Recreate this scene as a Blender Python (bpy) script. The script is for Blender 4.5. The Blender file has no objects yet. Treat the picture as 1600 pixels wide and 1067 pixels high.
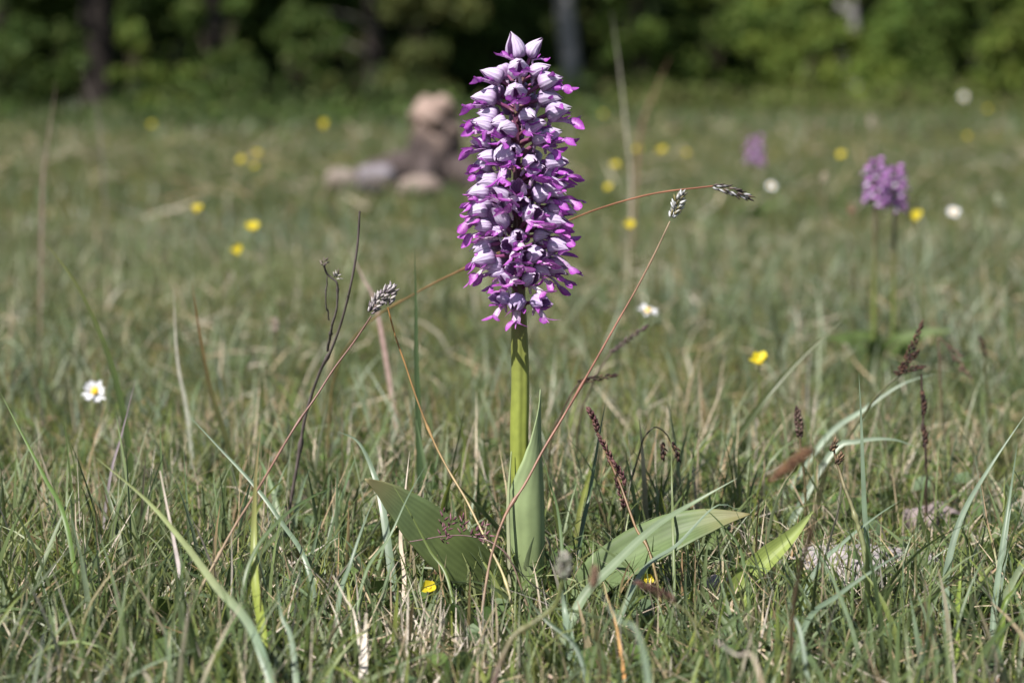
import bpy, math, random
import numpy as np
from mathutils import Vector, Matrix, Euler

random.seed(7)
rng = np.random.default_rng(11)
SC = bpy.context.scene
COL = SC.collection
R = math.radians

# ---------------------------------------------------------------- camera, sky, sun, exposure
PITCH = R(6.84)
CAM_H = 0.346
LENS = 75.6
FPX = LENS / 36.0 * 1600.0          # focal length in photograph pixels
cam_d = bpy.data.cameras.new('camera')
cam = bpy.data.objects.new('camera', cam_d)
COL.objects.link(cam)
cam.location = (0, 0, CAM_H)
cam.rotation_euler = (R(90) - PITCH, 0, 0)
cam_d.lens = LENS
cam_d.sensor_width = 36.0
cam_d.clip_start = 0.02
cam_d.clip_end = 600
cam_d.dof.use_dof = True
cam_d.dof.focus_distance = 1.402
cam_d.dof.aperture_fstop = 5.9
cam_d.dof.aperture_blades = 9
SC.camera = cam

SUN_DIR = Vector((-0.50, -0.62, 0.95)).normalized()     # towards the sun
world = bpy.data.worlds.new('World')
SC.world = world
world.use_nodes = True
wn = world.node_tree
wn.nodes.clear()
sky = wn.nodes.new('ShaderNodeTexSky')
sky.sky_type = 'NISHITA'
sky.sun_disc = False
sky.sun_elevation = math.asin(SUN_DIR.z)
sky.sun_rotation = math.atan2(SUN_DIR.x, SUN_DIR.y)
bg = wn.nodes.new('ShaderNodeBackground')
bg.inputs['Strength'].default_value = 0.06
wo = wn.nodes.new('ShaderNodeOutputWorld')
wn.links.new(sky.outputs[0], bg.inputs['Color'])
wn.links.new(bg.outputs[0], wo.inputs['Surface'])

sun_d = bpy.data.lights.new('sun', 'SUN')
sun_d.energy = 5.0
sun_d.angle = R(0.53)
sun_d.color = (1.0, 0.955, 0.88)
sun = bpy.data.objects.new('sun', sun_d)
COL.objects.link(sun)
sun.rotation_euler = SUN_DIR.to_track_quat('Z', 'Y').to_euler()
sun.location = (-6, -4, 10)

SC.view_settings.view_transform = 'Standard'
SC.view_settings.look = 'None'
SC.view_settings.exposure = 0.75
SC.view_settings.gamma = 1.0
SC.view_settings.use_curve_mapping = False
SC.render.engine = 'CYCLES'
SC.cycles.use_denoising = True
SC.cycles.max_bounces = 7
SC.cycles.diffuse_bounces = 3
SC.cycles.glossy_bounces = 2
SC.cycles.transmission_bounces = 5
SC.cycles.sample_clamp_indirect = 6.0

# ---------------------------------------------------------------- projection helpers (pixels of the photograph + a chosen distance -> metres)
FWD = Vector((0, math.cos(PITCH), -math.sin(PITCH)))
UPV = Vector((0, math.sin(PITCH), math.cos(PITCH)))


def gz(x, y):
    """height of the meadow floor"""
    x = np.asarray(x, float); y = np.asarray(y, float)
    k = np.clip((y - 2.5) / 6.0, 0, 1)
    z = 0.004 * np.sin(5.1 * x + 1.0) * np.sin(4.3 * y + .4) + 0.003 * np.sin(13 * x + 2) * np.cos(11 * y + 1)
    z = z + k * (0.035 * np.sin(0.55 * x + .7) * np.sin(0.47 * y + 1.1) + 0.02 * np.sin(1.3 * x + 1) * np.cos(1.1 * y))
    z = z + np.clip((y - 26) / 60.0, 0, 1) * 0.9
    return z


def P(px, py, Y):
    r = FWD + Vector(((px - 800.0) / FPX, 0, 0)) + UPV * ((533.5 - py) / FPX)
    t = Y / r.y
    return Vector((0, 0, CAM_H)) + r * t


def G(px, Y, sink=0.004):
    z = 0.0
    x = 0.0
    for _ in range(3):
        depth = Y * math.cos(PITCH) + (CAM_H - z) * math.sin(PITCH)
        x = (px - 800.0) / FPX * depth
        z = float(gz(x, Y))
    return Vector((x, Y, z - sink))


def mpp(Y):
    """metres per photograph pixel at distance Y"""
    return (Y + 0.02) / FPX


# ---------------------------------------------------------------- value noise for patchiness
_NT = rng.random((64, 64))


def vnoise(x, y, s):
    x = np.asarray(x) * s + 100.3; y = np.asarray(y) * s + 77.7
    i = np.floor(x).astype(int); j = np.floor(y).astype(int)
    fx = x - i; fy = y - j
    fx = fx * fx * (3 - 2 * fx); fy = fy * fy * (3 - 2 * fy)
    a = _NT[i % 64, j % 64]; b = _NT[(i + 1) % 64, j % 64]
    c = _NT[i % 64, (j + 1) % 64]; d = _NT[(i + 1) % 64, (j + 1) % 64]
    return (a * (1 - fx) + b * fx) * (1 - fy) + (c * (1 - fx) + d * fx) * fy


# ---------------------------------------------------------------- materials
def new_mat(name):
    m = bpy.data.materials.new(name)
    m.use_nodes = True
    m.node_tree.nodes.clear()
    return m, m.node_tree


def N(nt, typ, **kw):
    n = nt.nodes.new(typ)
    for k, v in kw.items():
        setattr(n, k, v)
    return n


def L(nt, a, b):
    nt.links.new(a, b)


def col_material(name, rough=0.5, spec=0.4, transl=0.25, noise_scale=90.0, noise_amt=0.25, bump=0.0, sheen=0.0, stripes=0.0):
    """colour from the mesh attribute Col, broken up by noise, partly translucent like plant tissue"""
    m, nt = new_mat(name)
    att = N(nt, 'ShaderNodeAttribute', attribute_name='Col')
    tc = N(nt, 'ShaderNodeTexCoord')
    no = N(nt, 'ShaderNodeTexNoise')
    no.inputs['Scale'].default_value = noise_scale
    no.inputs['Detail'].default_value = 4
    L(nt, tc.outputs['Object'], no.inputs['Vector'])
    mr = N(nt, 'ShaderNodeMapRange')
    mr.inputs['From Min'].default_value = 0.25
    mr.inputs['From Max'].default_value = 0.75
    mr.inputs['To Min'].default_value = 1 - noise_amt
    mr.inputs['To Max'].default_value = 1 + noise_amt
    L(nt, no.outputs['Fac'], mr.inputs['Value'])
    mul = N(nt, 'ShaderNodeVectorMath', operation='SCALE')
    L(nt, att.outputs['Color'], mul.inputs[0])
    L(nt, mr.outputs[0], mul.inputs['Scale'])
    cout = mul.outputs[0]
    pb = N(nt, 'ShaderNodeBsdfPrincipled')
    pb.inputs['Roughness'].default_value = rough
    pb.inputs['Specular IOR Level'].default_value = spec
    if stripes > 0:
        uv = N(nt, 'ShaderNodeUVMap', uv_map='UVMap')
        sep = N(nt, 'ShaderNodeSeparateXYZ')
        L(nt, uv.outputs[0], sep.inputs[0])
        mm = N(nt, 'ShaderNodeMath', operation='MULTIPLY'); mm.inputs[1].default_value = 2 * math.pi * 9
        L(nt, sep.outputs['Y'], mm.inputs[0])
        sn = N(nt, 'ShaderNodeMath', operation='SINE')
        L(nt, mm.outputs[0], sn.inputs[0])
        mr2 = N(nt, 'ShaderNodeMapRange')
        mr2.inputs['From Min'].default_value = -1
        mr2.inputs['To Min'].default_value = 1 - stripes
        mr2.inputs['To Max'].default_value = 1 + stripes
        L(nt, sn.outputs[0], mr2.inputs['Value'])
        mul2 = N(nt, 'ShaderNodeVectorMath', operation='SCALE')
        L(nt, cout, mul2.inputs[0]); L(nt, mr2.outputs[0], mul2.inputs['Scale'])
        cout = mul2.outputs[0]
        bp = N(nt, 'ShaderNodeBump'); bp.inputs['Strength'].default_value = 0.10; bp.inputs['Distance'].default_value = 0.0002
        L(nt, sn.outputs[0], bp.inputs['Height']); L(nt, bp.outputs[0], pb.inputs['Normal'])
    elif bump > 0:
        bp = N(nt, 'ShaderNodeBump'); bp.inputs['Strength'].default_value = bump; bp.inputs['Distance'].default_value = 0.01
        L(nt, no.outputs['Fac'], bp.inputs['Height']); L(nt, bp.outputs[0], pb.inputs['Normal'])
    L(nt, cout, pb.inputs['Base Color'])
    out = N(nt, 'ShaderNodeOutputMaterial')
    if transl > 0:
        tr = N(nt, 'ShaderNodeBsdfTranslucent')
        L(nt, cout, tr.inputs['Color'])
        mx = N(nt, 'ShaderNodeMixShader'); mx.inputs[0].default_value = transl
        L(nt, pb.outputs[0], mx.inputs[1]); L(nt, tr.outputs[0], mx.inputs[2])
        L(nt, mx.outputs[0], out.inputs['Surface'])
    else:
        L(nt, pb.outputs[0], out.inputs['Surface'])
    return m


M_GRASS = col_material('grass_tissue', 0.42, 0.38, 0.34, 60, 0.25)
M_BLADE = col_material('blade_tissue', 0.40, 0.5, 0.25, 45, 0.22)
M_DRY = col_material('dry_stalk', 0.7, 0.2, 0.12, 120, 0.28)
M_HERB = col_material('herb_leaf', 0.5, 0.4, 0.25, 80, 0.25)
M_LEAF = col_material('orchid_leaf', 0.5, 0.35, 0.22, 45, 0.26, stripes=0.075)
M_STEM = col_material('orchid_stem', 0.42, 0.4, 0.0, 160, 0.15)
M_SEED = col_material('seed_scales', 0.65, 0.25, 0.08, 300, 0.35)
M_FOLIAGE = col_material('tree_foliage', 0.6, 0.2, 0.38, 1.2, 0.3)
M_BARK = col_material('bark', 0.9, 0.1, 0.0, 14, 0.4, bump=1.0)
M_WOOD = col_material('weathered_wood', 0.85, 0.15, 0.0, 22, 0.4, bump=0.8)
M_STONE = col_material('limestone', 0.85, 0.2, 0.0, 60, 0.35, bump=0.7)
M_PETAL = col_material('thin_petal', 0.5, 0.3, 0.3, 200, 0.08)
M_MOSS = col_material('moss', 0.8, 0.1, 0.2, 40, 0.3)


def hood_material(name, inner):
    m, nt = new_mat(name)
    att = N(nt, 'ShaderNodeAttribute', attribute_name='Col')
    oi = N(nt, 'ShaderNodeObjectInfo')
    uv = N(nt, 'ShaderNodeUVMap', uv_map='UVMap')
    mp = N(nt, 'ShaderNodeMapping'); mp.inputs['Scale'].default_value = (1.2, 1, 1)
    L(nt, uv.outputs[0], mp.inputs[0])
    sep = N(nt, 'ShaderNodeSeparateXYZ'); L(nt, mp.outputs[0], sep.inputs[0])
    no = N(nt, 'ShaderNodeTexNoise'); no.inputs['Scale'].default_value = 5; L(nt, uv.outputs[0], no.inputs['Vector'])
    ad = N(nt, 'ShaderNodeMath', operation='MULTIPLY_ADD'); ad.inputs[1].default_value = 0.12
    L(nt, no.outputs['Fac'], ad.inputs[0]); L(nt, sep.outputs['Y'], ad.inputs[2])
    mm = N(nt, 'ShaderNodeMath', operation='MULTIPLY'); mm.inputs[1].default_value = 2 * math.pi * 5
    L(nt, ad.outputs[0], mm.inputs[0])
    sn = N(nt, 'ShaderNodeMath', operation='SINE'); L(nt, mm.outputs[0], sn.inputs[0])
    mr = N(nt, 'ShaderNodeMapRange')
    mr.inputs['From Min'].default_value = 0.55; mr.inputs['From Max'].default_value = 0.98
    mr.inputs['To Max'].default_value = 0.6 if inner else 0.48
    L(nt, sn.outputs[0], mr.inputs['Value'])
    tint = N(nt, 'ShaderNodeMix', data_type='RGBA', blend_type='MULTIPLY')
    tint.inputs['Factor'].default_value = 1.0
    L(nt, att.outputs['Color'], tint.inputs['A']); L(nt, oi.outputs['Color'], tint.inputs['B'])
    mx = N(nt, 'ShaderNodeMix', data_type='RGBA')
    mx.inputs['B'].default_value = (0.30, 0.08, 0.33, 1) if inner else (0.40, 0.24, 0.50, 1)
    L(nt, mr.outputs[0], mx.inputs['Factor']); L(nt, tint.outputs['Result'], mx.inputs['A'])
    pb = N(nt, 'ShaderNodeBsdfPrincipled'); pb.inputs['Roughness'].default_value = 0.55
    pb.inputs['Specular IOR Level'].default_value = 0.3
    L(nt, mx.outputs['Result'], pb.inputs['Base Color'])
    bp = N(nt, 'ShaderNodeBump'); bp.inputs['Strength'].default_value = 0.3; bp.inputs['Distance'].default_value = 0.0004
    bp.invert = True
    L(nt, sn.outputs[0], bp.inputs['Height']); L(nt, bp.outputs[0], pb.inputs['Normal'])
    tr = N(nt, 'ShaderNodeBsdfTranslucent'); L(nt, mx.outputs['Result'], tr.inputs['Color'])
    ms = N(nt, 'ShaderNodeMixShader'); ms.inputs[0].default_value = 0.40
    L(nt, pb.outputs[0], ms.inputs[1]); L(nt, tr.outputs[0], ms.inputs[2])
    out = N(nt, 'ShaderNodeOutputMaterial'); L(nt, ms.outputs[0], out.inputs['Surface'])
    return m


def lip_material():
    m, nt = new_mat('orchid_lip')
    att = N(nt, 'ShaderNodeAttribute', attribute_name='Col')
    oi = N(nt, 'ShaderNodeObjectInfo')
    tc = N(nt, 'ShaderNodeTexCoord')
    vo = N(nt, 'ShaderNodeTexVoronoi'); vo.inputs['Scale'].default_value = 750
    L(nt, tc.outputs['Object'], vo.inputs['Vector'])
    mr = N(nt, 'ShaderNodeMapRange'); mr.inputs['From Min'].default_value = 0.22; mr.inputs['From Max'].default_value = 0.32
    mr.inputs['To Min'].default_value = 0.75; mr.inputs['To Max'].default_value = 0.0
    L(nt, vo.outputs['Distance'], mr.inputs['Value'])
    tint = N(nt, 'ShaderNodeMix', data_type='RGBA', blend_type='MULTIPLY'); tint.inputs['Factor'].default_value = 1.0
    L(nt, att.outputs['Color'], tint.inputs['A']); L(nt, oi.outputs['Color'], tint.inputs['B'])
    mx = N(nt, 'ShaderNodeMix', data_type='RGBA'); mx.inputs['B'].default_value = (0.30, 0.02, 0.36, 1)
    L(nt, mr.outputs[0], mx.inputs['Factor']); L(nt, tint.outputs['Result'], mx.inputs['A'])
    pb = N(nt, 'ShaderNodeBsdfPrincipled'); pb.inputs['Roughness'].default_value = 0.42
    pb.inputs['Specular IOR Level'].default_value = 0.45
    L(nt, mx.outputs['Result'], pb.inputs['Base Color'])
    tr = N(nt, 'ShaderNodeBsdfTranslucent'); L(nt, mx.outputs['Result'], tr.inputs['Color'])
    ms = N(nt, 'ShaderNodeMixShader'); ms.inputs[0].default_value = 0.36
    L(nt, pb.outputs[0], ms.inputs[1]); L(nt, tr.outputs[0], ms.inputs[2])
    out = N(nt, 'ShaderNodeOutputMaterial'); L(nt, ms.outputs[0], out.inputs['Surface'])
    return m


M_HOOD = hood_material('orchid_hood', False)
M_HOOD_IN = hood_material('orchid_hood_inside', True)
M_LIP = lip_material()


def ground_material():
    m, nt = new_mat('meadow_soil')
    tc = N(nt, 'ShaderNodeTexCoord')
    n1 = N(nt, 'ShaderNodeTexNoise'); n1.inputs['Scale'].default_value = 3.0; n1.inputs['Detail'].default_value = 8
    n2 = N(nt, 'ShaderNodeTexNoise'); n2.inputs['Scale'].default_value = 60.0; n2.inputs['Detail'].default_value = 6
    L(nt, tc.outputs['Object'], n1.inputs['Vector']); L(nt, tc.outputs['Object'], n2.inputs['Vector'])
    r1 = N(nt, 'ShaderNodeValToRGB')
    r1.color_ramp.elements[0].position = 0.35; r1.color_ramp.elements[0].color = (0.060, 0.075, 0.024, 1)
    r1.color_ramp.elements[1].position = 0.65; r1.color_ramp.elements[1].color = (0.125, 0.130, 0.050, 1)
    r2 = N(nt, 'ShaderNodeValToRGB')
    r2.color_ramp.elements[0].position = 0.4; r2.color_ramp.elements[0].color = (0.5, 0.5, 0.5, 1)
    r2.color_ramp.elements[1].position = 0.7; r2.color_ramp.elements[1].color = (1.5, 1.3, 1.1, 1)
    L(nt, n1.outputs['Fac'], r1.inputs[0]); L(nt, n2.outputs['Fac'], r2.inputs[0])
    mx = N(nt, 'ShaderNodeMix', data_type='RGBA', blend_type='MULTIPLY'); mx.inputs['Factor'].default_value = 1
    L(nt, r1.outputs[0], mx.inputs['A']); L(nt, r2.outputs[0], mx.inputs['B'])
    pb = N(nt, 'ShaderNodeBsdfPrincipled'); pb.inputs['Roughness'].default_value = 0.95
    pb.inputs['Specular IOR Level'].default_value = 0.1
    L(nt, mx.outputs['Result'], pb.inputs['Base Color'])
    bp = N(nt, 'ShaderNodeBump'); bp.inputs['Strength'].default_value = 0.8; bp.inputs['Distance'].default_value = 0.006
    L(nt, n2.outputs['Fac'], bp.inputs['Height']); L(nt, bp.outputs[0], pb.inputs['Normal'])
    out = N(nt, 'ShaderNodeOutputMaterial'); L(nt, pb.outputs[0], out.inputs['Surface'])
    return m


M_GROUND = ground_material()


# ---------------------------------------------------------------- mesh helpers
def mesh_np(name, V, F, C=None, mat=None, smooth=True, UV=None):
    """V (n,3), F (m,k) with one k, or a list of such arrays; C (n,3) colours; UV (n,2) per vertex"""
    me = bpy.data.meshes.new(name)
    V = np.ascontiguousarray(V, dtype=np.float32)
    Fs = F if isinstance(F, list) else [F]
    Fs = [np.asarray(f, dtype=np.int32) for f in Fs if len(f)]
    loops = np.concatenate([f.ravel() for f in Fs])
    totals = np.concatenate([np.full(len(f), f.shape[1], dtype=np.int32) for f in Fs])
    starts = np.concatenate([[0], np.cumsum(totals)[:-1]]).astype(np.int32)
    me.vertices.add(len(V)); me.vertices.foreach_set('co', V.ravel())
    me.loops.add(len(loops)); me.loops.foreach_set('vertex_index', loops)
    me.polygons.add(len(totals))
    me.polygons.foreach_set('loop_start', starts)
    if smooth:
        me.polygons.foreach_set('use_smooth', np.ones(len(totals), dtype=bool))
    if C is not None:
        at = me.color_attributes.new('Col', 'FLOAT_COLOR', 'POINT')
        c4 = np.ones((len(V), 4), dtype=np.float32)
        c4[:, :3] = C
        at.data.foreach_set('color', c4.ravel())
    if UV is not None:
        ul = me.uv_layers.new(name='UVMap')
        ul.data.foreach_set('uv', np.ascontiguousarray(np.asarray(UV, dtype=np.float32)[loops]).ravel())
    me.update(calc_edges=True)
    me.validate()
    if mat is not None:
        for mm in (mat if isinstance(mat, (list, tuple)) else [mat]):
            me.materials.append(mm)
    return me


def obj(name, me, parent=None, loc=None):
    o = bpy.data.objects.new(name, me)
    COL.objects.link(o)
    if parent is not None:
        o.parent = parent
    if loc is not None:
        o.location = loc
    return o


def tag(o, label=None, cat=None, group=None, kind=None):
    if label: o['label'] = label
    if cat: o['category'] = cat
    if group: o['group'] = group
    if kind: o['kind'] = kind
    return o


def empty(name, loc=(0, 0, 0)):
    o = bpy.data.objects.new(name, None)
    COL.objects.link(o)
    o.location = loc
    o.empty_display_size = 0.02
    return o


def copy_tree(o, parent=None):
    c = o.copy()
    COL.objects.link(c)
    if parent is not None:
        c.parent = parent
    for ch in list(o.children):
        copy_tree(ch, c)
    return c


class MB:
    """collects pieces of one mesh"""
    def __init__(self):
        self.V = []; self.F3 = []; self.F4 = []; self.C = []; self.U = []; self.n = 0

    def add(self, V, F, C, U=None):
        V = np.asarray(V, float)
        C = np.asarray(C, float)
        if C.ndim == 1: C = np.tile(C, (len(V), 1))
        F = np.asarray(F, int)
        (self.F3 if F.shape[1] == 3 else self.F4).append(F + self.n)
        self.V.append(V); self.C.append(C)
        self.U.append(np.zeros((len(V), 2)) if U is None else np.asarray(U, float))
        self.n += len(V)

    def mesh(self, name, mat, smooth=True, origin=None):
        V = np.concatenate(self.V)
        if origin is not None: V = V - np.array(origin)[None, :]
        F = []
        if self.F4: F.append(np.concatenate(self.F4))
        if self.F3: F.append(np.concatenate(self.F3))
        return mesh_np(name, V, F, np.concatenate(self.C), mat, smooth, np.concatenate(self.U))


def spline(pts, n):
    """Catmull-Rom through pts, n samples"""
    p = np.asarray([list(q) for q in pts], float)
    if len(p) == 2:
        t = np.linspace(0, 1, n)[:, None]
        return p[0] * (1 - t) + p[1] * t
    d = np.concatenate([[0], np.cumsum(np.linalg.norm(np.diff(p, axis=0), axis=1))])
    q = np.concatenate([[2 * p[0] - p[1]], p, [2 * p[-1] - p[-2]]])
    out = []
    for s in np.linspace(0, d[-1], n):
        i = min(int(np.searchsorted(d, s, 'right')) - 1, len(p) - 2)
        u = (s - d[i]) / max(d[i + 1] - d[i], 1e-9)
        a, b, c, e = q[i], q[i + 1], q[i + 2], q[i + 3]
        out.append(0.5 * ((2 * b) + (-a + c) * u + (2 * a - 5 * b + 4 * c - e) * u * u + (-a + 3 * b - 3 * c + e) * u ** 3))
    return np.array(out)


def lerp_list(vals, n):
    return np.interp(np.linspace(0, 1, n), np.linspace(0, 1, len(vals)), vals)


def col_list(cols, n):
    c = np.asarray(cols, float)
    if c.ndim == 1: return np.tile(c, (n, 1))
    t = np.linspace(0, 1, n); k = np.linspace(0, 1, len(c))
    return np.stack([np.interp(t, k, c[:, i]) for i in range(3)], 1)


def unit(v):
    v = np.asarray(v, float)
    return v / np.maximum(np.linalg.norm(v, axis=-1, keepdims=True), 1e-12)


def tube(mb, pts, radii, cols, sides=6, n=None, flat=1.0, cap=True, twist=0.0, ridges=0.0):
    n = n or max(4, 3 * len(pts))
    c = spline(pts, n)
    r = lerp_list(radii, n) if not np.isscalar(radii) else np.full(n, radii)
    T = unit(np.gradient(c, axis=0))
    ref = np.array([0.0, 1.0, 0.05]) if abs(T[0] @ np.array([0, 1.0, 0])) < 0.9 else np.array([1.0, 0, 0.05])
    A = unit(np.cross(T, ref)); B = np.cross(T, A)
    if twist:
        A, B = A * math.cos(twist) + B * math.sin(twist), B * math.cos(twist) - A * math.sin(twist)
    ang = np.linspace(0, 2 * math.pi, sides, endpoint=False)
    rm = (1 + ridges * np.cos(5 * ang) + ridges * .6 * np.cos(8 * ang + 1))[None, :, None]
    V = c[:, None, :] + r[:, None, None] * rm * (np.cos(ang)[None, :, None] * A[:, None, :] + flat * np.sin(ang)[None, :, None] * B[:, None, :])
    C = np.repeat(col_list(cols, n), sides, 0)
    i = np.arange(n - 1)[:, None] * sides; k = np.arange(sides)[None, :]; k2 = (k + 1) % sides
    F = np.stack([i + k, i + k2, i + sides + k2, i + sides + k], -1).reshape(-1, 4)
    uv = np.stack([np.repeat(np.linspace(0, 1, n), sides), np.tile(ang / (2 * math.pi), n)], 1)
    mb.add(V.reshape(-1, 3), F, C, uv)
    if cap:
        base = V[0]; tip = V[-1]
        for ring, ctr, col, flip in ((base, c[0], C[0], True), (tip, c[-1], C[-1], False)):
            f = [[j, (j + 1) % sides, sides] for j in range(sides)]
            if flip: f = [[b, a, cc] for a, b, cc in f]
            mb.add(np.concatenate([ring, ctr[None]]), f, col)


def ribbon(mb, pts, widths, cols, n=None, normal=(0, -1, 0.35), roll=0.0, fold=0.25, across=4, edgecol=None):
    """a leaf blade: curve through pts, full widths, V-fold or cup given by fold (depth as a share of the half width)"""
    n = n or max(6, 4 * len(pts))
    c = spline(pts, n)
    w = lerp_list(widths, n) * 0.5
    T = unit(np.gradient(c, axis=0))
    nn = unit(np.asarray(normal, float))
    S = unit(np.cross(T, np.tile(nn, (n, 1))))
    Nn = np.cross(S, T)
    rl = np.asarray(lerp_list(roll, n)) if not np.isscalar(roll) else np.full(n, roll)
    S2 = S * np.cos(rl)[:, None] + Nn * np.sin(rl)[:, None]
    N2 = np.cross(S2, T)
    s = np.linspace(-1, 1, across + 1)
    fo = lerp_list(fold, n) if not np.isscalar(fold) else np.full(n, fold)
    V = c[:, None, :] + w[:, None, None] * (s[None, :, None] * S2[:, None, :] + (np.abs(s) ** 1.4)[None, :, None] * fo[:, None, None] * N2[:, None, :])
    m = across + 1
    C = np.repeat(col_list(cols, n), m, 0)
    if edgecol is not None:
        e = np.tile(np.abs(s) ** 1.6, n)[:, None]
        C = C * (1 - e) + np.asarray(edgecol, float) * e
    i = np.arange(n - 1)[:, None] * m; k = np.arange(across)[None, :]
    F = np.stack([i + k, i + k + 1, i + m + k + 1, i + m + k], -1).reshape(-1, 4)
    uv = np.stack([np.repeat(np.linspace(0, 1, n), m), np.tile((s + 1) / 2, n)], 1)
    mb.add(V.reshape(-1, 3), F, C, uv)


def spikelet(mb, p, d, length, width, col, tipcol=None):
    """a small pointed scale: an elongated double pyramid"""
    d = unit(d)
    a = unit(np.cross(d, [0.3, 0.8, 0.5])); b = np.cross(d, a)
    p = np.asarray(p, float)
    V = [p]
    for f, ww in ((0.3, 1.0), (0.62, 0.8)):
        for k in range(4):
            an = k * math.pi / 2
            V.append(p + d * length * f + ww * width * 0.5 * (math.cos(an) * a + 0.7 * math.sin(an) * b))
    V.append(p + d * length)
    F = []
    for k in range(4):
        k2 = (k + 1) % 4
        F += [[0, 1 + k2, 1 + k], [1 + k, 1 + k2, 5 + k2], [1 + k, 5 + k2, 5 + k], [5 + k, 5 + k2, 9]]
    tc = col if tipcol is None else tipcol
    C = np.array([col] * 5 + [(np.array(col) + np.array(tc)) / 2] * 4 + [tc])
    mb.add(np.array(V), np.array(F), C)


def seed_head(mb, pts, radius, count, slen, swid, cols, splay=0.6, rs=None):
    """spikelets packed along an axis"""
    rs = rs or random.Random(3)
    c = spline(pts, 24)
    T = unit(np.gradient(c, axis=0))
    for i in range(count):
        t = (i + 0.5) / count
        j = min(23, int(t * 23.99))
        ax = T[j]
        a = unit(np.cross(ax, [0.2, 0.9, 0.4])); b = np.cross(ax, a)
        th = i * 2.39996 + rs.uniform(-.3, .3)
        rad = math.cos(th) * a + math.sin(th) * b
        prof = math.sin(math.pi * min(1, t * 0.8 + 0.16)) ** 0.7
        p0 = c[j] + rad * radius * 0.25 * prof
        d = ax * (1 - splay * 0.5) + rad * splay * prof
        col = cols[rs.randrange(len(cols))]
        tip = cols[rs.randrange(len(cols))]
        spikelet(mb, p0, d, slen * rs.uniform(.75, 1.2), swid * rs.uniform(.8, 1.2), col, tip)


# colours (linear albedo)
GLAUC = (0.150, 0.205, 0.135)
GLAUC2 = (0.190, 0.245, 0.175)
GREEN = (0.105, 0.150, 0.045)
DKGREEN = (0.060, 0.095, 0.032)
LIME = (0.190, 0.250, 0.040)
OLIVE = (0.135, 0.145, 0.055)
STRAW = (0.430, 0.340, 0.215)
PALE = (0.600, 0.520, 0.430)
LILACDRY = (0.520, 0.455, 0.470)
BROWN = (0.130, 0.075, 0.045)
DKBROWN = (0.050, 0.028, 0.022)
REDBR = (0.240, 0.105, 0.075)
ORANGE = (0.420, 0.220, 0.080)
PURPLE = (0.130, 0.065, 0.085)

# ================================================================ GROUND
def build_ground():
    ys = np.concatenate([np.linspace(-3, 0.4, 12), np.linspace(0.5, 4, 60), np.linspace(4.3, 30, 60), np.geomspace(32, 260, 24)])
    xs = np.concatenate([-np.geomspace(220, 4, 26), np.linspace(-3.6, 3.6, 90), np.geomspace(4, 220, 26)])
    X, Y = np.meshgrid(xs, ys)
    Z = gz(X, Y)
    V = np.stack([X, Y, Z], -1).reshape(-1, 3)
    nx = len(xs)
    i, j = np.meshgrid(np.arange(len(ys) - 1), np.arange(nx - 1), indexing='ij')
    a = (i * nx + j).ravel()
    F = np.stack([a, a + 1, a + nx + 1, a + nx], 1)
    o = obj('meadow_ground', mesh_np('meadow_ground', V, F, None, M_GROUND))
    tag(o, 'brown and olive soil of the meadow under the grass', 'ground', kind='structure')


build_ground()

# ================================================================ FOREST EDGE
def leaf_cards(n, ctr, size, cols, nrm_bias=(0, 0, 0.6), seed=0):
    """n small folded leaves (six corners, four triangles); ctr (n,3), size (n,), cols (n,3)"""
    g = np.random.default_rng(seed)
    d = unit(g.normal(size=(n, 3)) + np.array([0, 0, -0.25]))
    nr = unit(g.normal(size=(n, 3)) + np.array(nrm_bias))
    s = unit(np.cross(d, nr)); nr = np.cross(s, d)
    L_ = size[:, None]; W = (size * g.uniform(.28, .42, n))[:, None]
    f = 0.22
    v0 = ctr - d * L_ * .5
    v1 = ctr - d * L_ * .08 + s * W + nr * W * f
    v2 = ctr - d * L_ * .08 - s * W + nr * W * f
    v3 = ctr + d * L_ * .22 + s * W * .75 + nr * W * f
    v4 = ctr + d * L_ * .22 - s * W * .75 + nr * W * f
    v5 = ctr + d * L_ * .5
    V = np.stack([v0, v1, v2, v3, v4, v5], 1).reshape(-1, 3)
    b = np.arange(n)[:, None] * 6
    F = np.concatenate([b + np.array([0, 1, 5]), b + np.array([0, 5, 2]), b + np.array([1, 3, 5]), b + np.array([2, 5, 4])])
    C = np.repeat(cols, 6, 0)
    return V, F, C


def clump_points(n, centres, radii, seed):
    g = np.random.default_rng(seed)
    k = g.integers(0, len(centres), n)
    u = unit(g.normal(size=(n, 3))) * (g.random(n) ** 0.45)[:, None]
    return centres[k] + u * radii[k][:, None] * np.array([1, 1, .8]), k


FOL = [np.array(c) for c in ((0.085, 0.135, 0.030), (0.070, 0.115, 0.028), (0.120, 0.170, 0.035), (0.055, 0.090, 0.030), (0.105, 0.130, 0.040))]


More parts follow.
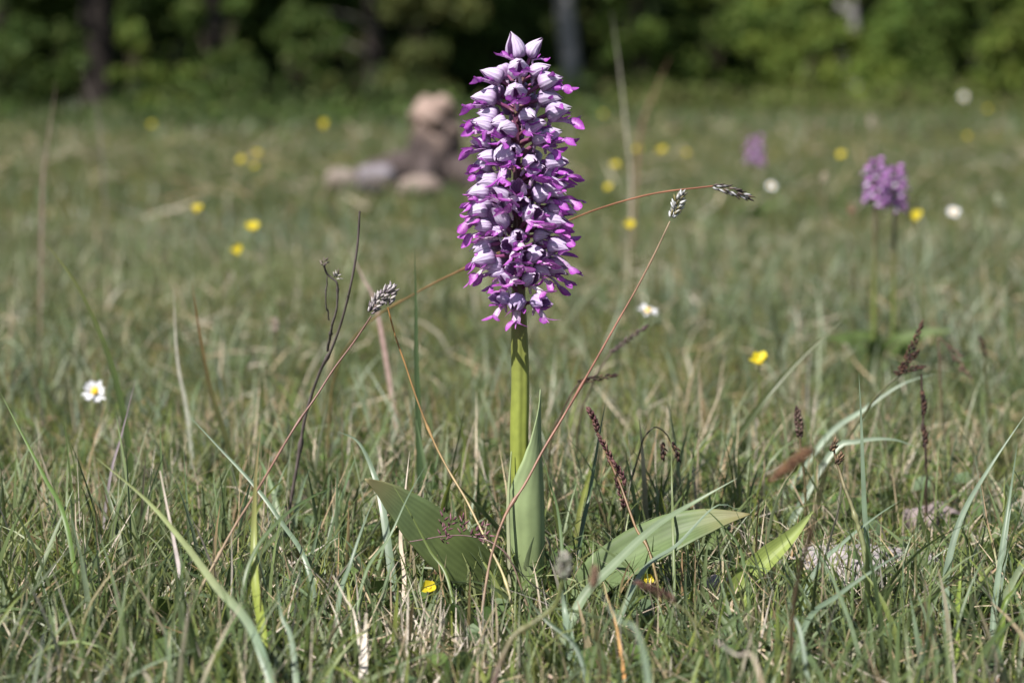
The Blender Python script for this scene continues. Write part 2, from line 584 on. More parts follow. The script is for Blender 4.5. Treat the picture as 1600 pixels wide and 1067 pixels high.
def bush(label, px, Y, hw, h, tone, seed, n=2600, leaf=0.075, dens=26, cat='bush', name='bush'):
    base = G(px, Y, 0.02)
    n = int(n * 1.5); leaf *= .9
    g = np.random.default_rng(seed)
    root = empty(name, base)
    cen = []
    for i in range(dens):
        a = g.uniform(0, 2 * math.pi); r = g.random() ** .5
        z = g.uniform(.10, 1.0)
        pr = math.sin(math.pi * (0.12 + 0.80 * z)) ** 0.6
        cen.append((math.cos(a) * r * hw * pr, math.sin(a) * r * hw * .8 * pr, z * h))
    cen = np.array(cen)
    rad = g.uniform(.20, .42, dens) * min(hw, h) * 1.1
    pts, k = clump_points(n, cen, rad, seed + 1)
    pts[:, 2] = np.maximum(pts[:, 2], 0.03)
    ck = g.uniform(.8, 1.2, dens)
    cols = (1.35 if px > 760 else 1.0) * FOL[tone][None] * (ck[k] * g.uniform(.75, 1.25, n))[:, None]  # sunlit side of the wood painted into leaf colour: right-hand bushes brighter, shaded left not
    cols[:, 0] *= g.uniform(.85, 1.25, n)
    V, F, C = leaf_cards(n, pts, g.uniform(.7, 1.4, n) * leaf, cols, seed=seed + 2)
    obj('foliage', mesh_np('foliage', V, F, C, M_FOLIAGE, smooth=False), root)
    mb = MB()
    for i in range(min(12, dens)):
        c = cen[i]
        tube(mb, [(g.normal() * .04, g.normal() * .04, 0), (c[0] * .35, c[1] * .35, c[2] * .55), tuple(c)], [.016, .011, .004], (0.10, 0.08, 0.06), 5, 6)
    obj('stem', mb.mesh('stem', M_BARK), root)
    tag(root, label, cat, 'bushes along the forest edge')
    return root


def tree(label, px, Y, wpx, h, bark, seed, lean=(0, 0), crown_r=2.0, crown_z0=2.2, n=5200, tone=0, twigs=()):
    base = G(px, Y, 0.05)
    g = np.random.default_rng(seed)
    root = empty('tree', base)
    r0 = wpx * mpp(Y) * .5
    mb = MB()
    pts = [(lean[0] * t + .04 * math.sin(3 * t + seed) * h * .12, lean[1] * t, h * t) for t in np.linspace(0, 1, 7)]
    tube(mb, pts, [r0 * 1.35, r0 * 1.02, r0 * .92, r0 * .75, r0 * .55, r0 * .35, r0 * .1], [np.array(bark) * .9, bark, bark], 12, 36)
    cen = []
    for i in range(34):
        z = g.uniform(crown_z0, h * 1.05)
        a = g.uniform(0, 2 * math.pi)
        pr = math.sin(math.pi * min(.97, .12 + .85 * (z - crown_z0) / (h * 1.05 - crown_z0)))
        rr = crown_r * pr * g.random() ** .45
        cx = lean[0] * z / h + math.cos(a) * rr; cy = lean[1] * z / h + math.sin(a) * rr
        cen.append((cx, cy, z))
        if i < 16:
            tube(mb, [(lean[0] * z / h * .75, lean[1] * z / h * .75, z * .75), (cx * .5, cy * .5, z * .9), (cx, cy, z)], [r0 * .28, r0 * .18, r0 * .05], bark, 5, 7)
    obj('trunk', mb.mesh('trunk', M_BARK), root)
    for tw in twigs:
        m2 = MB()
        q = [P(*a) - base for a in tw]
        tube(m2, q, [.018, .015, .006], (0.30, 0.27, 0.24), 6, 12)
        obj('dead_branch', m2.mesh('dead_branch', M_BARK), root)
    cen = np.array(cen)
    rad = g.uniform(.3, .6, len(cen)) * crown_r * .75
    p, k = clump_points(n, cen, rad, seed + 5)
    p[:, 2] = np.maximum(p[:, 2], crown_z0 * .8)
    ck = g.uniform(.7, 1.3, len(cen))
    cols = FOL[tone][None] * (ck[k] * g.uniform(.8, 1.2, n))[:, None]
    V, F, C = leaf_cards(n, p, g.uniform(.8, 1.5, n) * .13, cols, seed=seed + 6)
    obj('crown', mesh_np('crown', V, F, C, M_FOLIAGE, smooth=False), root)
    tag(root, label, 'tree', 'trees at the forest edge')
    return root


GREYB = (0.36, 0.34, 0.335)
DARKB = (0.028, 0.023, 0.021)
tree('thick dark-barked tree behind the shaded yellow-green saplings', 150, 22.5, 46, 8.5, DARKB, 21, (0.0, 0.2), 2.5, 2.4, 6500, 3)
tree('slim pale grey tree trunk rising straight behind the tall orchid', 900, 27.0, 27, 9.0, GREYB, 22, (-0.9, 0.2), 1.9, 4.2, 4200, 0)
tree('pale grey trunk half hidden by the bright green bushes', 1338, 28.0, 33, 9.0, GREYB, 23, (-0.7, 0.3), 1.9, 4.4, 4200, 2)
tree('dark slender tree with pale dead branches behind the broken stump', 592, 24.0, 26, 7.5, DARKB, 24, (-.2, .3), 2.2, 2.6, 5000, 3,
     twigs=([(592, 60, 24.0), (560, 30, 23.6), (510, 18, 23.2)], [(590, 95, 24), (545, 70, 23.8), (500, 62, 23.5)]))
tree('dark mossy tree trunk standing in deep shade beside the thick one', 330, 26.0, 30, 8.0, DARKB, 25, (.3, .2), 2.2, 2.4, 5000, 3,
     twigs=([(330, 60, 26.0), (345, 35, 25.7), (300, 20, 25.4)],))
tree('dark trunk glimpsed between the bushes behind the slim grey tree', 985, 31.0, 24, 8.0, DARKB, 26, (.2, .2), 2.0, 3.4, 3600, 1)
tree('dark trunk in the green thicket next to the half hidden grey trunk', 1180, 30.0, 28, 8.0, (0.09, .08, .07), 27, (.2, .2), 2.0, 3.4, 3600, 1)
tree('dark trunk at the thicket end beyond the tallest bright bush', 1530, 31.0, 30, 8.5, (0.09, .08, .07), 28, (-.2, .2), 2.0, 3.4, 3600, 0)
tree('shaded trunk in the gloom at the dark end of the wood', 10, 25.0, 36, 8.5, DARKB, 29, (-.2, .2), 2.8, 1.8, 7000, 3)

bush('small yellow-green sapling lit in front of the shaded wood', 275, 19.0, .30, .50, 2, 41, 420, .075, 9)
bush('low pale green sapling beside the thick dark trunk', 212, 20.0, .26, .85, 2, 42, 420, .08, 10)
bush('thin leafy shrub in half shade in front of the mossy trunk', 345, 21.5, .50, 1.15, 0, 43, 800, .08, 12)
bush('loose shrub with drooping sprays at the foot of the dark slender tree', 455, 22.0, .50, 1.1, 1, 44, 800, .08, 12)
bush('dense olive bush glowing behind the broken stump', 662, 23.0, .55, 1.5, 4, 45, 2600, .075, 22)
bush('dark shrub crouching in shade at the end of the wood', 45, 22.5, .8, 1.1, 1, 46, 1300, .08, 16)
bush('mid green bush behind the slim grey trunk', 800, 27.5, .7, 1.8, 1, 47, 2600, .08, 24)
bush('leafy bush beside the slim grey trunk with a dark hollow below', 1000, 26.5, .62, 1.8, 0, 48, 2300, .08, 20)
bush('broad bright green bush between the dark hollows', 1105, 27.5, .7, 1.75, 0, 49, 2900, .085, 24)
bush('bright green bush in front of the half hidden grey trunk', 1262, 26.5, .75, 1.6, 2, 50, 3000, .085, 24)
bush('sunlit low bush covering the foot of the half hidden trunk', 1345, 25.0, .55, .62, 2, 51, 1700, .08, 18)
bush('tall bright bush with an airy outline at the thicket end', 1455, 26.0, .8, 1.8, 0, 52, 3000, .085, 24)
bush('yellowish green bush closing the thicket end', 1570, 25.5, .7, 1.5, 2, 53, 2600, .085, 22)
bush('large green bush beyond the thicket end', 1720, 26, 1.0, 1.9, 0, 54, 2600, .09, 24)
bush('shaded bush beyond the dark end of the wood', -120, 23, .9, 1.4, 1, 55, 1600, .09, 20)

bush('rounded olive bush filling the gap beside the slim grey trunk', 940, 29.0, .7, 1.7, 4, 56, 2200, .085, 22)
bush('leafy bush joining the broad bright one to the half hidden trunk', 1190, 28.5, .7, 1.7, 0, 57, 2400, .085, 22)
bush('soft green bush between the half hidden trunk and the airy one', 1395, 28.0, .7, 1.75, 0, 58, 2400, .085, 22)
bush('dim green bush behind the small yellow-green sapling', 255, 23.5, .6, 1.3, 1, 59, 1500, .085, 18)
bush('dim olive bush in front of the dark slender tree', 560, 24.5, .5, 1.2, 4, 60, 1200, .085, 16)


def woodland():
    """the wood behind, one mass of leaves with no gaps to the sky"""
    g = np.random.default_rng(99)
    n = 130000
    low = g.random(n) < .6
    x = np.where(low, g.uniform(-14, 16, n), g.uniform(-24, 26, n))
    y = 27 + g.random(n) ** 1.1 * 17
    y = y + np.where(x > 0, 3.5, 0)
    z = np.where(low, g.random(n) * 2.8, 2.2 + g.random(n) * 7.0) + gz(x, y)
    keep = vnoise(x + y * .3, z * 1.3, .9) > .14
    x, y, z = x[keep], y[keep], z[keep]; n = len(x)
    t = vnoise(x, z, .5)
    cols = FOL[1][None] * (1 - t[:, None]) + FOL[0][None] * t[:, None]
    cols = cols * g.uniform(.6, 1.2, n)[:, None]
    V, F, C = leaf_cards(n, np.stack([x, y, z], 1), g.uniform(.18, .32, n), cols, seed=100)
    o = obj('woodland', mesh_np('woodland', V, F, C, M_FOLIAGE, smooth=False))
    tag(o, 'dense dark green woodland filling the depth behind the first trees', 'woodland', kind='stuff')


woodland()


def undergrowth():
    g = np.random.default_rng(131)
    parts = []
    for n, x0, x1, y0, y1, hmax, pal, seed in ((5200, -6.5, 1.2, 16.5, 20.5, .55, [FOL[1] * .8, FOL[3], FOL[3], FOL[0], (.10, .11, .045)], 1), (11000, .6, 8.5, 20.5, 26.5, .60, [FOL[0], FOL[2] * .85, FOL[4], (.15, .14, .06), (.12, .13, .05)], 2)):
        x = g.uniform(x0, x1, n); u = g.random(n); y = y0 + (y1 - y0) * u + np.sin(x * 1.3) * .7
        h = hmax * (.15 + .85 * u) * np.clip(vnoise(x * 1.0, y * .5, 1.3) * 2.6 - .85, .04, 1)
        z = gz(x, y) + g.random(n) * h
        cols = mixcol(g, n, pal, .25)
        parts.append(leaf_cards(n, np.stack([x, y, z], 1), g.uniform(.05, .11, n), cols, seed=140 + seed))
    V, F, C = [], [], []
    k = 0
    for v, f, c in parts:
        V.append(v); F.append(f + k); C.append(c); k += len(v)
    o = obj('undergrowth', mesh_np('undergrowth', np.concatenate(V), np.concatenate(F), np.concatenate(C), M_FOLIAGE, smooth=False))
    tag(o, 'low leafy undergrowth where the meadow meets the wood', 'undergrowth', kind='stuff')


# ================================================================ STUMP AND ROCKS IN THE MEADOW
def lumpy(mb, ctr, size, col, seed, n=(18, 12), amp=.18, flat_bottom=True, topcol=None):
    """an uneven boulder or lump of wood"""
    g = np.random.default_rng(seed)
    u = np.linspace(0, 2 * math.pi, n[0], endpoint=False); v = np.linspace(0.02, math.pi - .02, n[1])
    U, Vv = np.meshgrid(u, v)
    d = np.stack([np.cos(U) * np.sin(Vv), np.sin(U) * np.sin(Vv), np.cos(Vv)], -1)
    r = np.ones(U.shape)
    for _ in range(9):
        k = unit(g.normal(size=3)); f = g.uniform(1.5, 5); ph = g.uniform(0, 6.28)
        r += amp * .5 * np.sin(f * (d @ k) * 2 + ph) / f * 2
    r += g.normal(size=r.shape) * amp * .08
    Q = d * r[..., None] * np.array(size) * .5
    if flat_bottom: Q[..., 2] = np.maximum(Q[..., 2], -size[2] * .42)
    V = Q.reshape(-1, 3) + np.array(ctr)
    C = np.tile(np.array(col, float), (len(V), 1))
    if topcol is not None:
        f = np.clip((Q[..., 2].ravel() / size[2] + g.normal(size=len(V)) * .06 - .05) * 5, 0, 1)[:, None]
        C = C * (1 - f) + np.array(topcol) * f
    nn = n[0]
    i, j = np.meshgrid(np.arange(n[1] - 1), np.arange(nn), indexing='ij')
    F = np.stack([i * nn + j, (i + 1) * nn + j, (i + 1) * nn + (j + 1) % nn, i * nn + (j + 1) % nn], -1).reshape(-1, 4)
    mb.add(V, F, C)


def stump():
    Y = 7.3
    b = G(668, Y, 0.0)
    root = empty('tree_stump', b)
    g = np.random.default_rng(5)
    ns, nh = 26, 16
    W = 92 * mpp(Y) * .5; H = 140 * mpp(Y)
    th = np.linspace(0, 2 * math.pi, ns, endpoint=False); hh = np.linspace(0, 1, nh)
    TH, HH = np.meshgrid(th, hh)
    flute = 1 + .12 * np.sin(5 * TH + 1) + .08 * np.sin(9 * TH + 2 + 2 * HH) + g.normal(size=TH.shape) * .025
    prof = (1.30 - .70 * HH ** .5 + .25 * HH) * np.clip(1 - HH ** 9, .22, 1) ** .5
    top = H * (0.90 + .07 * np.sin(2 * TH + .6) + .04 * np.sin(5 * TH))
    X = np.cos(TH) * W * prof * flute + HH * .035; Yy = np.sin(TH) * W * prof * flute; Z = HH * top - .03
    V = np.stack([X, Yy, Z], -1).reshape(-1, 3)
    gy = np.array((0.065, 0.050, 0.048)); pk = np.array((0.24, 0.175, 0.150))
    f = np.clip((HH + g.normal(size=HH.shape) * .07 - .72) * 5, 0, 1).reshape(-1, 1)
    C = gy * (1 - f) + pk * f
    C *= g.uniform(.75, 1.2, (len(C), 1))
    i, j = np.meshgrid(np.arange(nh - 1), np.arange(ns), indexing='ij')
    F = np.stack([i * ns + j, i * ns + (j + 1) % ns, (i + 1) * ns + (j + 1) % ns, (i + 1) * ns + j], -1).reshape(-1, 4)
    mb = MB(); mb.add(V, F, C)
    obj('trunk', mb.mesh('trunk', M_WOOD), root)
    mb = MB()
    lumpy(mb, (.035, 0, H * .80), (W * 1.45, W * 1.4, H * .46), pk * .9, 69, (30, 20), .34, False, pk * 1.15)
    obj('broken_top', mb.mesh('broken_top', M_WOOD), root)
    for a, ln, r in ((R(185), .22, .045), (R(215), .16, .04), (R(330), .17, .045), (R(270), .13, .04), (R(20), .18, .04)):
        mb = MB()
        dx, dy = math.cos(a), math.sin(a)
        tube(mb, [(dx * W * .7, dy * W * .7, .09), (dx * (W + ln * .5), dy * (W + ln * .5), .05), (dx * (W + ln), dy * (W + ln), -.02)], [r * 1.3, r, r * .5], [gy * 1.1, gy * 1.3, gy], 9, 14, .8)
        obj('root', mb.mesh('root', M_WOOD), root)
    tag(root, 'broken weathered tree stump with a pale splintered top and flaring roots', 'stump')

    def lump(name, label, cat, px, Y, wpx, hpx, dep, col, seed, mat, topcol=None, amp=.2):
        bb = G(px, Y, 0.0)
        mb = MB(); s = (wpx * mpp(Y), dep, hpx * mpp(Y))
        lumpy(mb, (0, 0, s[2] * .36), s, col, seed, amp=amp, topcol=topcol)
        o = obj(name, mb.mesh(name, mat), None, bb)
        tag(o, label, cat)

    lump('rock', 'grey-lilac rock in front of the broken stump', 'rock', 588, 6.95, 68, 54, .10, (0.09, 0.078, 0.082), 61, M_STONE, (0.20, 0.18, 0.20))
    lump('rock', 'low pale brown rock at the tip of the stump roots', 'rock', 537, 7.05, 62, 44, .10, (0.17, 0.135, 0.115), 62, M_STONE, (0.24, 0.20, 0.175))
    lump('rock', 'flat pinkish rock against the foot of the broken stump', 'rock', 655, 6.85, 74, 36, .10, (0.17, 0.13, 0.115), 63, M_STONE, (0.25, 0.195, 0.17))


stump()

# limestone slab in the turf by the narrow folded leaf
def slab(name, label, px, Y, wpx, dep, h, seed, col, top):
    b = G(px, Y, 0.0)
    mb = MB()
    lumpy(mb, (0, 0, h * .25), (wpx * mpp(Y), dep, h), col, seed, (24, 14), .22, topcol=top)
    o = obj(name, mb.mesh(name, M_STONE), None, b)
    tag(o, label, 'stone')


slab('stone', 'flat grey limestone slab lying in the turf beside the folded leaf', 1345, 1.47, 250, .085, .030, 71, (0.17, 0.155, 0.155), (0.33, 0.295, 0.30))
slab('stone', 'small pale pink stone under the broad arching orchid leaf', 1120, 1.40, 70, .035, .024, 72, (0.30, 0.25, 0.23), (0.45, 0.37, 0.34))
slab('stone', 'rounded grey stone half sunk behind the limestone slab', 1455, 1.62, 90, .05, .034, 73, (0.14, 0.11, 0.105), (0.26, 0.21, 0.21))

# ================================================================ MEADOW GRASS (stuff)
def blades(n, x, y, length, width, az, lean, bend, c0, c1, segs=5, fold=True, seed=0, zoff=-.003):
    g = np.random.default_rng(seed)
    t = np.linspace(0, 1, segs + 1)
    a = lean[:, None] + bend[:, None] * (t[None] ** 1.5)
    st = length[:, None] / segs
    am = (a[:, 1:] + a[:, :-1]) / 2
    h = np.concatenate([np.zeros((n, 1)), np.cumsum(np.sin(am) * st, 1)], 1)
    v = np.concatenate([np.zeros((n, 1)), np.cumsum(np.cos(am) * st, 1)], 1)
    ca, sa = np.cos(az)[:, None], np.sin(az)[:, None]
    z0 = gz(x, y) + zoff
    c = np.stack([x[:, None] + h * ca, y[:, None] + h * sa, z0[:, None] + v], -1)
    c[..., 2] = np.maximum(c[..., 2], z0[:, None, None][..., 0] + .002 * t[None])
    tw = g.uniform(-1.2, 1.2, n)[:, None] + g.normal(size=(n, 1)) * .5 * t[None]
    # side vector: horizontal normal of the bending plane turned about the blade
    T = np.stack([np.sin(a) * ca, np.sin(a) * sa, np.cos(a)], -1)
    S = np.stack([-sa + 0 * a, ca + 0 * a, 0 * a], -1)
    Bn = np.cross(T, S)
    S = S * np.cos(tw)[..., None] + Bn * np.sin(tw)[..., None]
    Bn = np.cross(T, S)
    w = width[:, None] * .5 * (np.clip(1 - t ** 2.6, 0, 1) * (.75 + .25 * np.minimum(1, t * 4)))[None]
    w[:, -1] = width * .03
    col = c0[:, None, :] * (1 - t[None, :, None]) + c1[:, None, :] * t[None, :, None]
    k = segs + 1
    if fold:
        V = np.stack([c - S * w[..., None] + Bn * w[..., None] * .35, c, c + S * w[..., None] + Bn * w[..., None] * .35], 2)
        m = 3
    else:
        V = np.stack([c - S * w[..., None], c + S * w[..., None]], 2)
        m = 2
    C = np.repeat(col[:, :, None, :], m, 2)
    b = (np.arange(n) * k * m)[:, None, None] + (np.arange(segs) * m)[None, :, None] + np.arange(m - 1)[None, None, :]
    F = np.stack([b, b + 1, b + m + 1, b + m], -1).reshape(-1, 4)
    return V.reshape(-1, 3), F, C.reshape(-1, 3)


def mixcol(g, n, pal, var=.18):
    pal = np.array(pal)
    k = g.integers(0, len(pal), n)
    f = g.random((n, 1)) * .5
    k2 = g.integers(0, len(pal), n)
    c = pal[k] * (1 - f) + pal[k2] * f
    return c * g.uniform(1 - var, 1 + var, (n, 1))


def scatter(n, y0, y1, side, seed, power=1.0):
    """positions on the meadow in the wedge the lens sees, with a margin to both sides"""
    g = np.random.default_rng(seed)
    out_x, out_y = [], []
    half = lambda yy: 0.25 * yy + side
    m = half(y1)
    need = n
    while need > 0:
        yy = g.uniform(y0, y1, need * 2); xx = g.uniform(-m, m, need * 2)
        ok = (np.abs(xx) < half(yy))
        xx, yy = xx[ok][:need], yy[ok][:need]
        out_x.append(xx); out_y.append(yy); need -= len(xx)
    return np.concatenate(out_x), np.concatenate(out_y)


ORX, ORY = G(815, 1.40).x, 1.40      # foot of the tall orchid


def height_limit(x, y):
    """grass is cropped short right in front of the orchid's rosette and around the stones"""
    lim = np.full(x.shape, .14)
    f = np.clip(1 - np.abs((x - ORX) / .20), 0, 1)
    front = (y < 1.46) & (y > .9)
    lim = np.where(front, np.minimum(lim, .11 - .060 * np.minimum(1, f * 1.8)), lim)
    # nearer the lens everything is low and trodden
    lim = np.where(y < 1.25, np.minimum(lim, .060 + (y - .9) * .16), lim)
    lim = np.where(y < .95, np.minimum(lim, .03), lim)
    lim = np.where((x > ORX - .12) & (x < ORX + .16) & (y > 1.20) & (y < 1.41), np.minimum(lim, .048), lim)
    sx = G(1345, 1.47).x
    lim = np.where((np.abs(x - sx) < .07) & (np.abs(y - 1.44) < .10), np.minimum(lim, .045), lim)
    return lim


PAL_FINE = [(0.140, 0.185, 0.038), (0.090, 0.130, 0.028), (0.175, 0.215, 0.050), (0.130, 0.175, 0.062), (0.215, 0.220, 0.080)]
PAL_GLAUC = [(0.140, 0.195, 0.078), (0.175, 0.230, 0.112), (0.105, 0.155, 0.046), (0.200, 0.250, 0.135), (.085, .122, .036)]
PAL_STRAW = [(0.42, 0.34, 0.22), (0.52, 0.44, 0.34), (0.36, 0.27, 0.17), (0.46, 0.41, 0.36), (0.30, 0.20, 0.11)]
PAL_FAR = [(0.098, 0.152, 0.044), (0.064, 0.108, 0.032), (0.128, 0.178, 0.058), (0.108, 0.165, 0.090), (0.145, 0.168, 0.076), (0.072, .120, .056)]

PAL_PALE = [(0.23, 0.285, 0.185), (0.19, 0.245, 0.13), (0.27, 0.31, 0.22), (0.11, .16, .06), (.07, .10, .035)]
PAL_DIST = [tuple(np.array(c) * (.84, .84, .74)) for c in PAL_FAR]

undergrowth()


def stuff_mesh(name, label, cat, parts, mat):
    V, F, C = [], [], []
    n = 0
    for v, f, c in parts:
        V.append(v); F.append(f + n); C.append(c); n += len(v)
    o = obj(name, mesh_np(name, np.concatenate(V), np.concatenate(F), np.concatenate(C), mat))
    tag(o, label, cat, kind='stuff')
    return o


def grass_zone(n, y0, y1, side, seed, lmin, lmax, wmin, wmax, pal, segs, fold, leanmax=.7, bendmax=1.5, tipdry=.35, patch=(3.0, .3)):
    g = np.random.default_rng(seed)
    x, y = scatter(n, y0, y1, side, seed)
    keep = vnoise(x, y, patch[0]) + g.random(n) * .8 > patch[1] + .35
    x, y = x[keep], y[keep]; n = len(x)
    ln = lmin + (lmax - lmin) * g.random(n) ** 1.7
    ln = ln * (.75 + .5 * vnoise(x + 9, y, patch[0] * .8)) * (1 + 1.1 * np.clip((y - 15) / 8, 0, 1) * vnoise(x, y, .9))
    lean = np.abs(g.normal(0, leanmax * .5, n)); bend = g.gamma(1.6, bendmax * .35, n)
    ln = np.minimum(ln, height_limit(x, y) * g.uniform(.75, 1.25, n) / np.maximum(.35, np.cos(np.minimum(lean + bend * .4, 1.2))))
    wd = g.uniform(wmin, wmax, n)
    c0 = mixcol(g, n, pal)
    tint = vnoise(x + 31, y + 5, patch[0] * .6)[:, None]
    c0 = c0 * (1 + (tint - .5) * np.array([[.35, .15, -.2]]))
    c1 = c0 * g.uniform(.9, 1.25, (n, 1))
    dry = g.random(n) < tipdry
    c1[dry] = mixcol(g, int(dry.sum()), PAL_STRAW)
    base = c0 * .6 + np.array([[.16, .15, .09]]) * .4
    return blades(n, x, y, ln, wd, g.uniform(0, 2 * math.pi, n), lean, bend, base, c1, segs, fold, seed + 1)


near = [
    grass_zone(32000, .55, 2.1, .62, 201, .022, .080, .0008, .0017, PAL_FINE, 5, False, .8, 1.6, .16, (7, .25)),
    grass_zone(4200, .55, 2.1, .62, 202, .035, .100, .0018, .0038, PAL_GLAUC, 7, True, .7, 1.5, .12, (6, .35)),
    grass_zone(1900, 1.05, 1.6, .10, 205, .05, .115, .0022, .0048, PAL_GLAUC, 7, True, 1.0, .7, .08, (9, .45)),
    grass_zone(3800, .95, 1.55, .10, 206, .03, .090, .0012, .0024, PAL_FINE, 6, False, .8, 1.5, .10, (9, .35)),
    grass_zone(3600, 1.0, 2.1, .25, 207, .040, .105, .0013, .0032, PAL_PALE, 6, True, .9, .7, .06, (8, .35)),
    grass_zone(1700, 1.0, 1.9, .20, 208, .030, .085, .0009, .0018, [(.55, .50, .43), (.46, .38, .27), (.62, .57, .52)], 5, False, 1.1, .6, .5, (8, .45)),
    grass_zone(4000, .55, 2.1, .62, 203, .03, .09, .0022, .0045, [(0.16, .21, .04), (.12, .17, .04), (.2, .24, .06)], 6, True, .7, 1.4, .05, (5, .4)),
]
stuff_mesh('meadow_grass', 'fine and blue-green short grass crowding around the tall orchid', 'grass', near, M_GRASS)
mid = [
    grass_zone(48000, 2.1, 5.0, 1.6, 211, .022, .068, .0014, .0030, PAL_FAR, 4, False, .8, 1.5, .12, (2.5, .2)),
    grass_zone(17000, 2.1, 5.0, 1.6, 212, .025, .095, .0020, .0042, PAL_PALE, 4, False, .7, 1.4, .2, (2, .3)),
]
stuff_mesh('meadow_grass', 'blurred grey-green grass of the open meadow behind the tall orchid', 'grass', mid, M_GRASS)
far = [
    grass_zone(44000, 5.0, 12.0, 3.0, 221, .035, .095, .0035, .0075, PAL_DIST, 3, False, .8, 1.4, .12, (1.2, .15)),
    grass_zone(46000, 12.0, 34.0, 5.0, 222, .06, .17, .008, .018, PAL_DIST, 3, False, .8, 1.3, .12, (.5, .1)),
]
stuff_mesh('meadow_grass', 'soft distant grass running up to the forest edge', 'grass', far, M_GRASS)


def litter():
    g = np.random.default_rng(301)
    parts = []
    for n, y0, y1, side, wl, wh, lmin, lmax, seed in ((11500, .55, 2.1, .62, .0007, .0020, .03, .10, 302), (3600, 2.1, 5, 1.6, .0014, .0028, .025, .065, 303), (1800, 5, 14, 3.0, .004, .008, .1, .2, 304)):
        x, y = scatter(n, y0, y1, side, seed)
        k = vnoise(x, y, 5.0 if y0 < 2 else 1.5) + g.random(n) * .9 > .75
        x, y = x[k], y[k]; m = len(x)
        ln = g.uniform(lmin, lmax, m)
        flat = g.random(m) < (.72 if y0 < 2 else .93)
        lean = np.where(flat, g.uniform(1.0, 1.5, m), np.abs(g.normal(0, .5, m)))
        ln = np.where(flat, ln, np.minimum(ln, height_limit(x, y)))
        ln = np.where((y < 1.2), np.minimum(ln, .06), ln)
        c = mixcol(g, m, PAL_STRAW, .3)
        parts.append(blades(m, x, y, ln, g.uniform(wl, wh, m), g.uniform(0, 6.28, m), lean, g.normal(0, .25, m), c * .85, c, 3, False, seed + 7, zoff=.004 if y0 < 2 else .02))
    stuff_mesh('straw_litter', 'bleached straw and dead stems lying among the live grass', 'dry grass', parts, M_DRY)


litter()


def herbs():
    g = np.random.default_rng(401)
    n = 12500
    x, y = scatter(n, .55, 2.0, .5, 402)
    k = vnoise(x + 3, y, 9) + g.random(n) * .5 > .62
    x, y = x[k], y[k]; m = len(x)
    h = gz(x, y) + g.random(m) ** 1.6 * .022 + .002
    pal = [(0.075, .125, .028), (.055, .10, .025), (.11, .16, .045), (.10, .15, .075)]
    V, F, C = leaf_cards(m, np.stack([x, y, h], 1), g.uniform(.008, .024, m), mixcol(g, m, pal), (0, -.2, 1.6), 403)
    o = obj('ground_herbs', mesh_np('ground_herbs', V, F, C, M_HERB, smooth=False))
    tag(o, 'small dark green herb leaves carpeting the turf', 'ground cover', kind='stuff')
    n = 36000
    x, y = scatter(n, .55, 1.9, .45, 412)
    k = vnoise(x + 8, y + 2, 10) + g.random(n) * .35 > .68
    x, y = x[k], y[k]; m = len(x)
    h = gz(x, y) + g.random(m) * .012
    pal = [(0.13, .20, .028), (.09, .15, .022), (.17, .21, .035), (.15, .13, .04)]
    V, F, C = leaf_cards(m, np.stack([x, y, h], 1), g.uniform(.003, .007, m), mixcol(g, m, pal), (0, 0, .3), 413)
    o = obj('moss', mesh_np('moss', V, F, C, M_MOSS, smooth=False))
    tag(o, 'cushions of bright green moss between the grass roots', 'moss', kind='stuff')
    # crumbs of dead leaf
    n = 1500
    x, y = scatter(n, .7, 2.2, .2, 422)
    pal = [(0.22, .13, .08), (.30, .21, .15), (.38, .28, .22), (.16, .09, .06), (.26, .22, .22)]
    V, F, C = leaf_cards(n, np.stack([x, y, gz(x, y) + .006], 1), g.uniform(.006, .016, n), mixcol(g, n, pal), (0, -.3, 1.2), 423)
    o = obj('leaf_litter', mesh_np('leaf_litter', V, F, C, M_DRY, smooth=False))
    tag(o, 'crumbled brown dead leaves scattered on the soil', 'leaf litter', kind='stuff')


herbs()

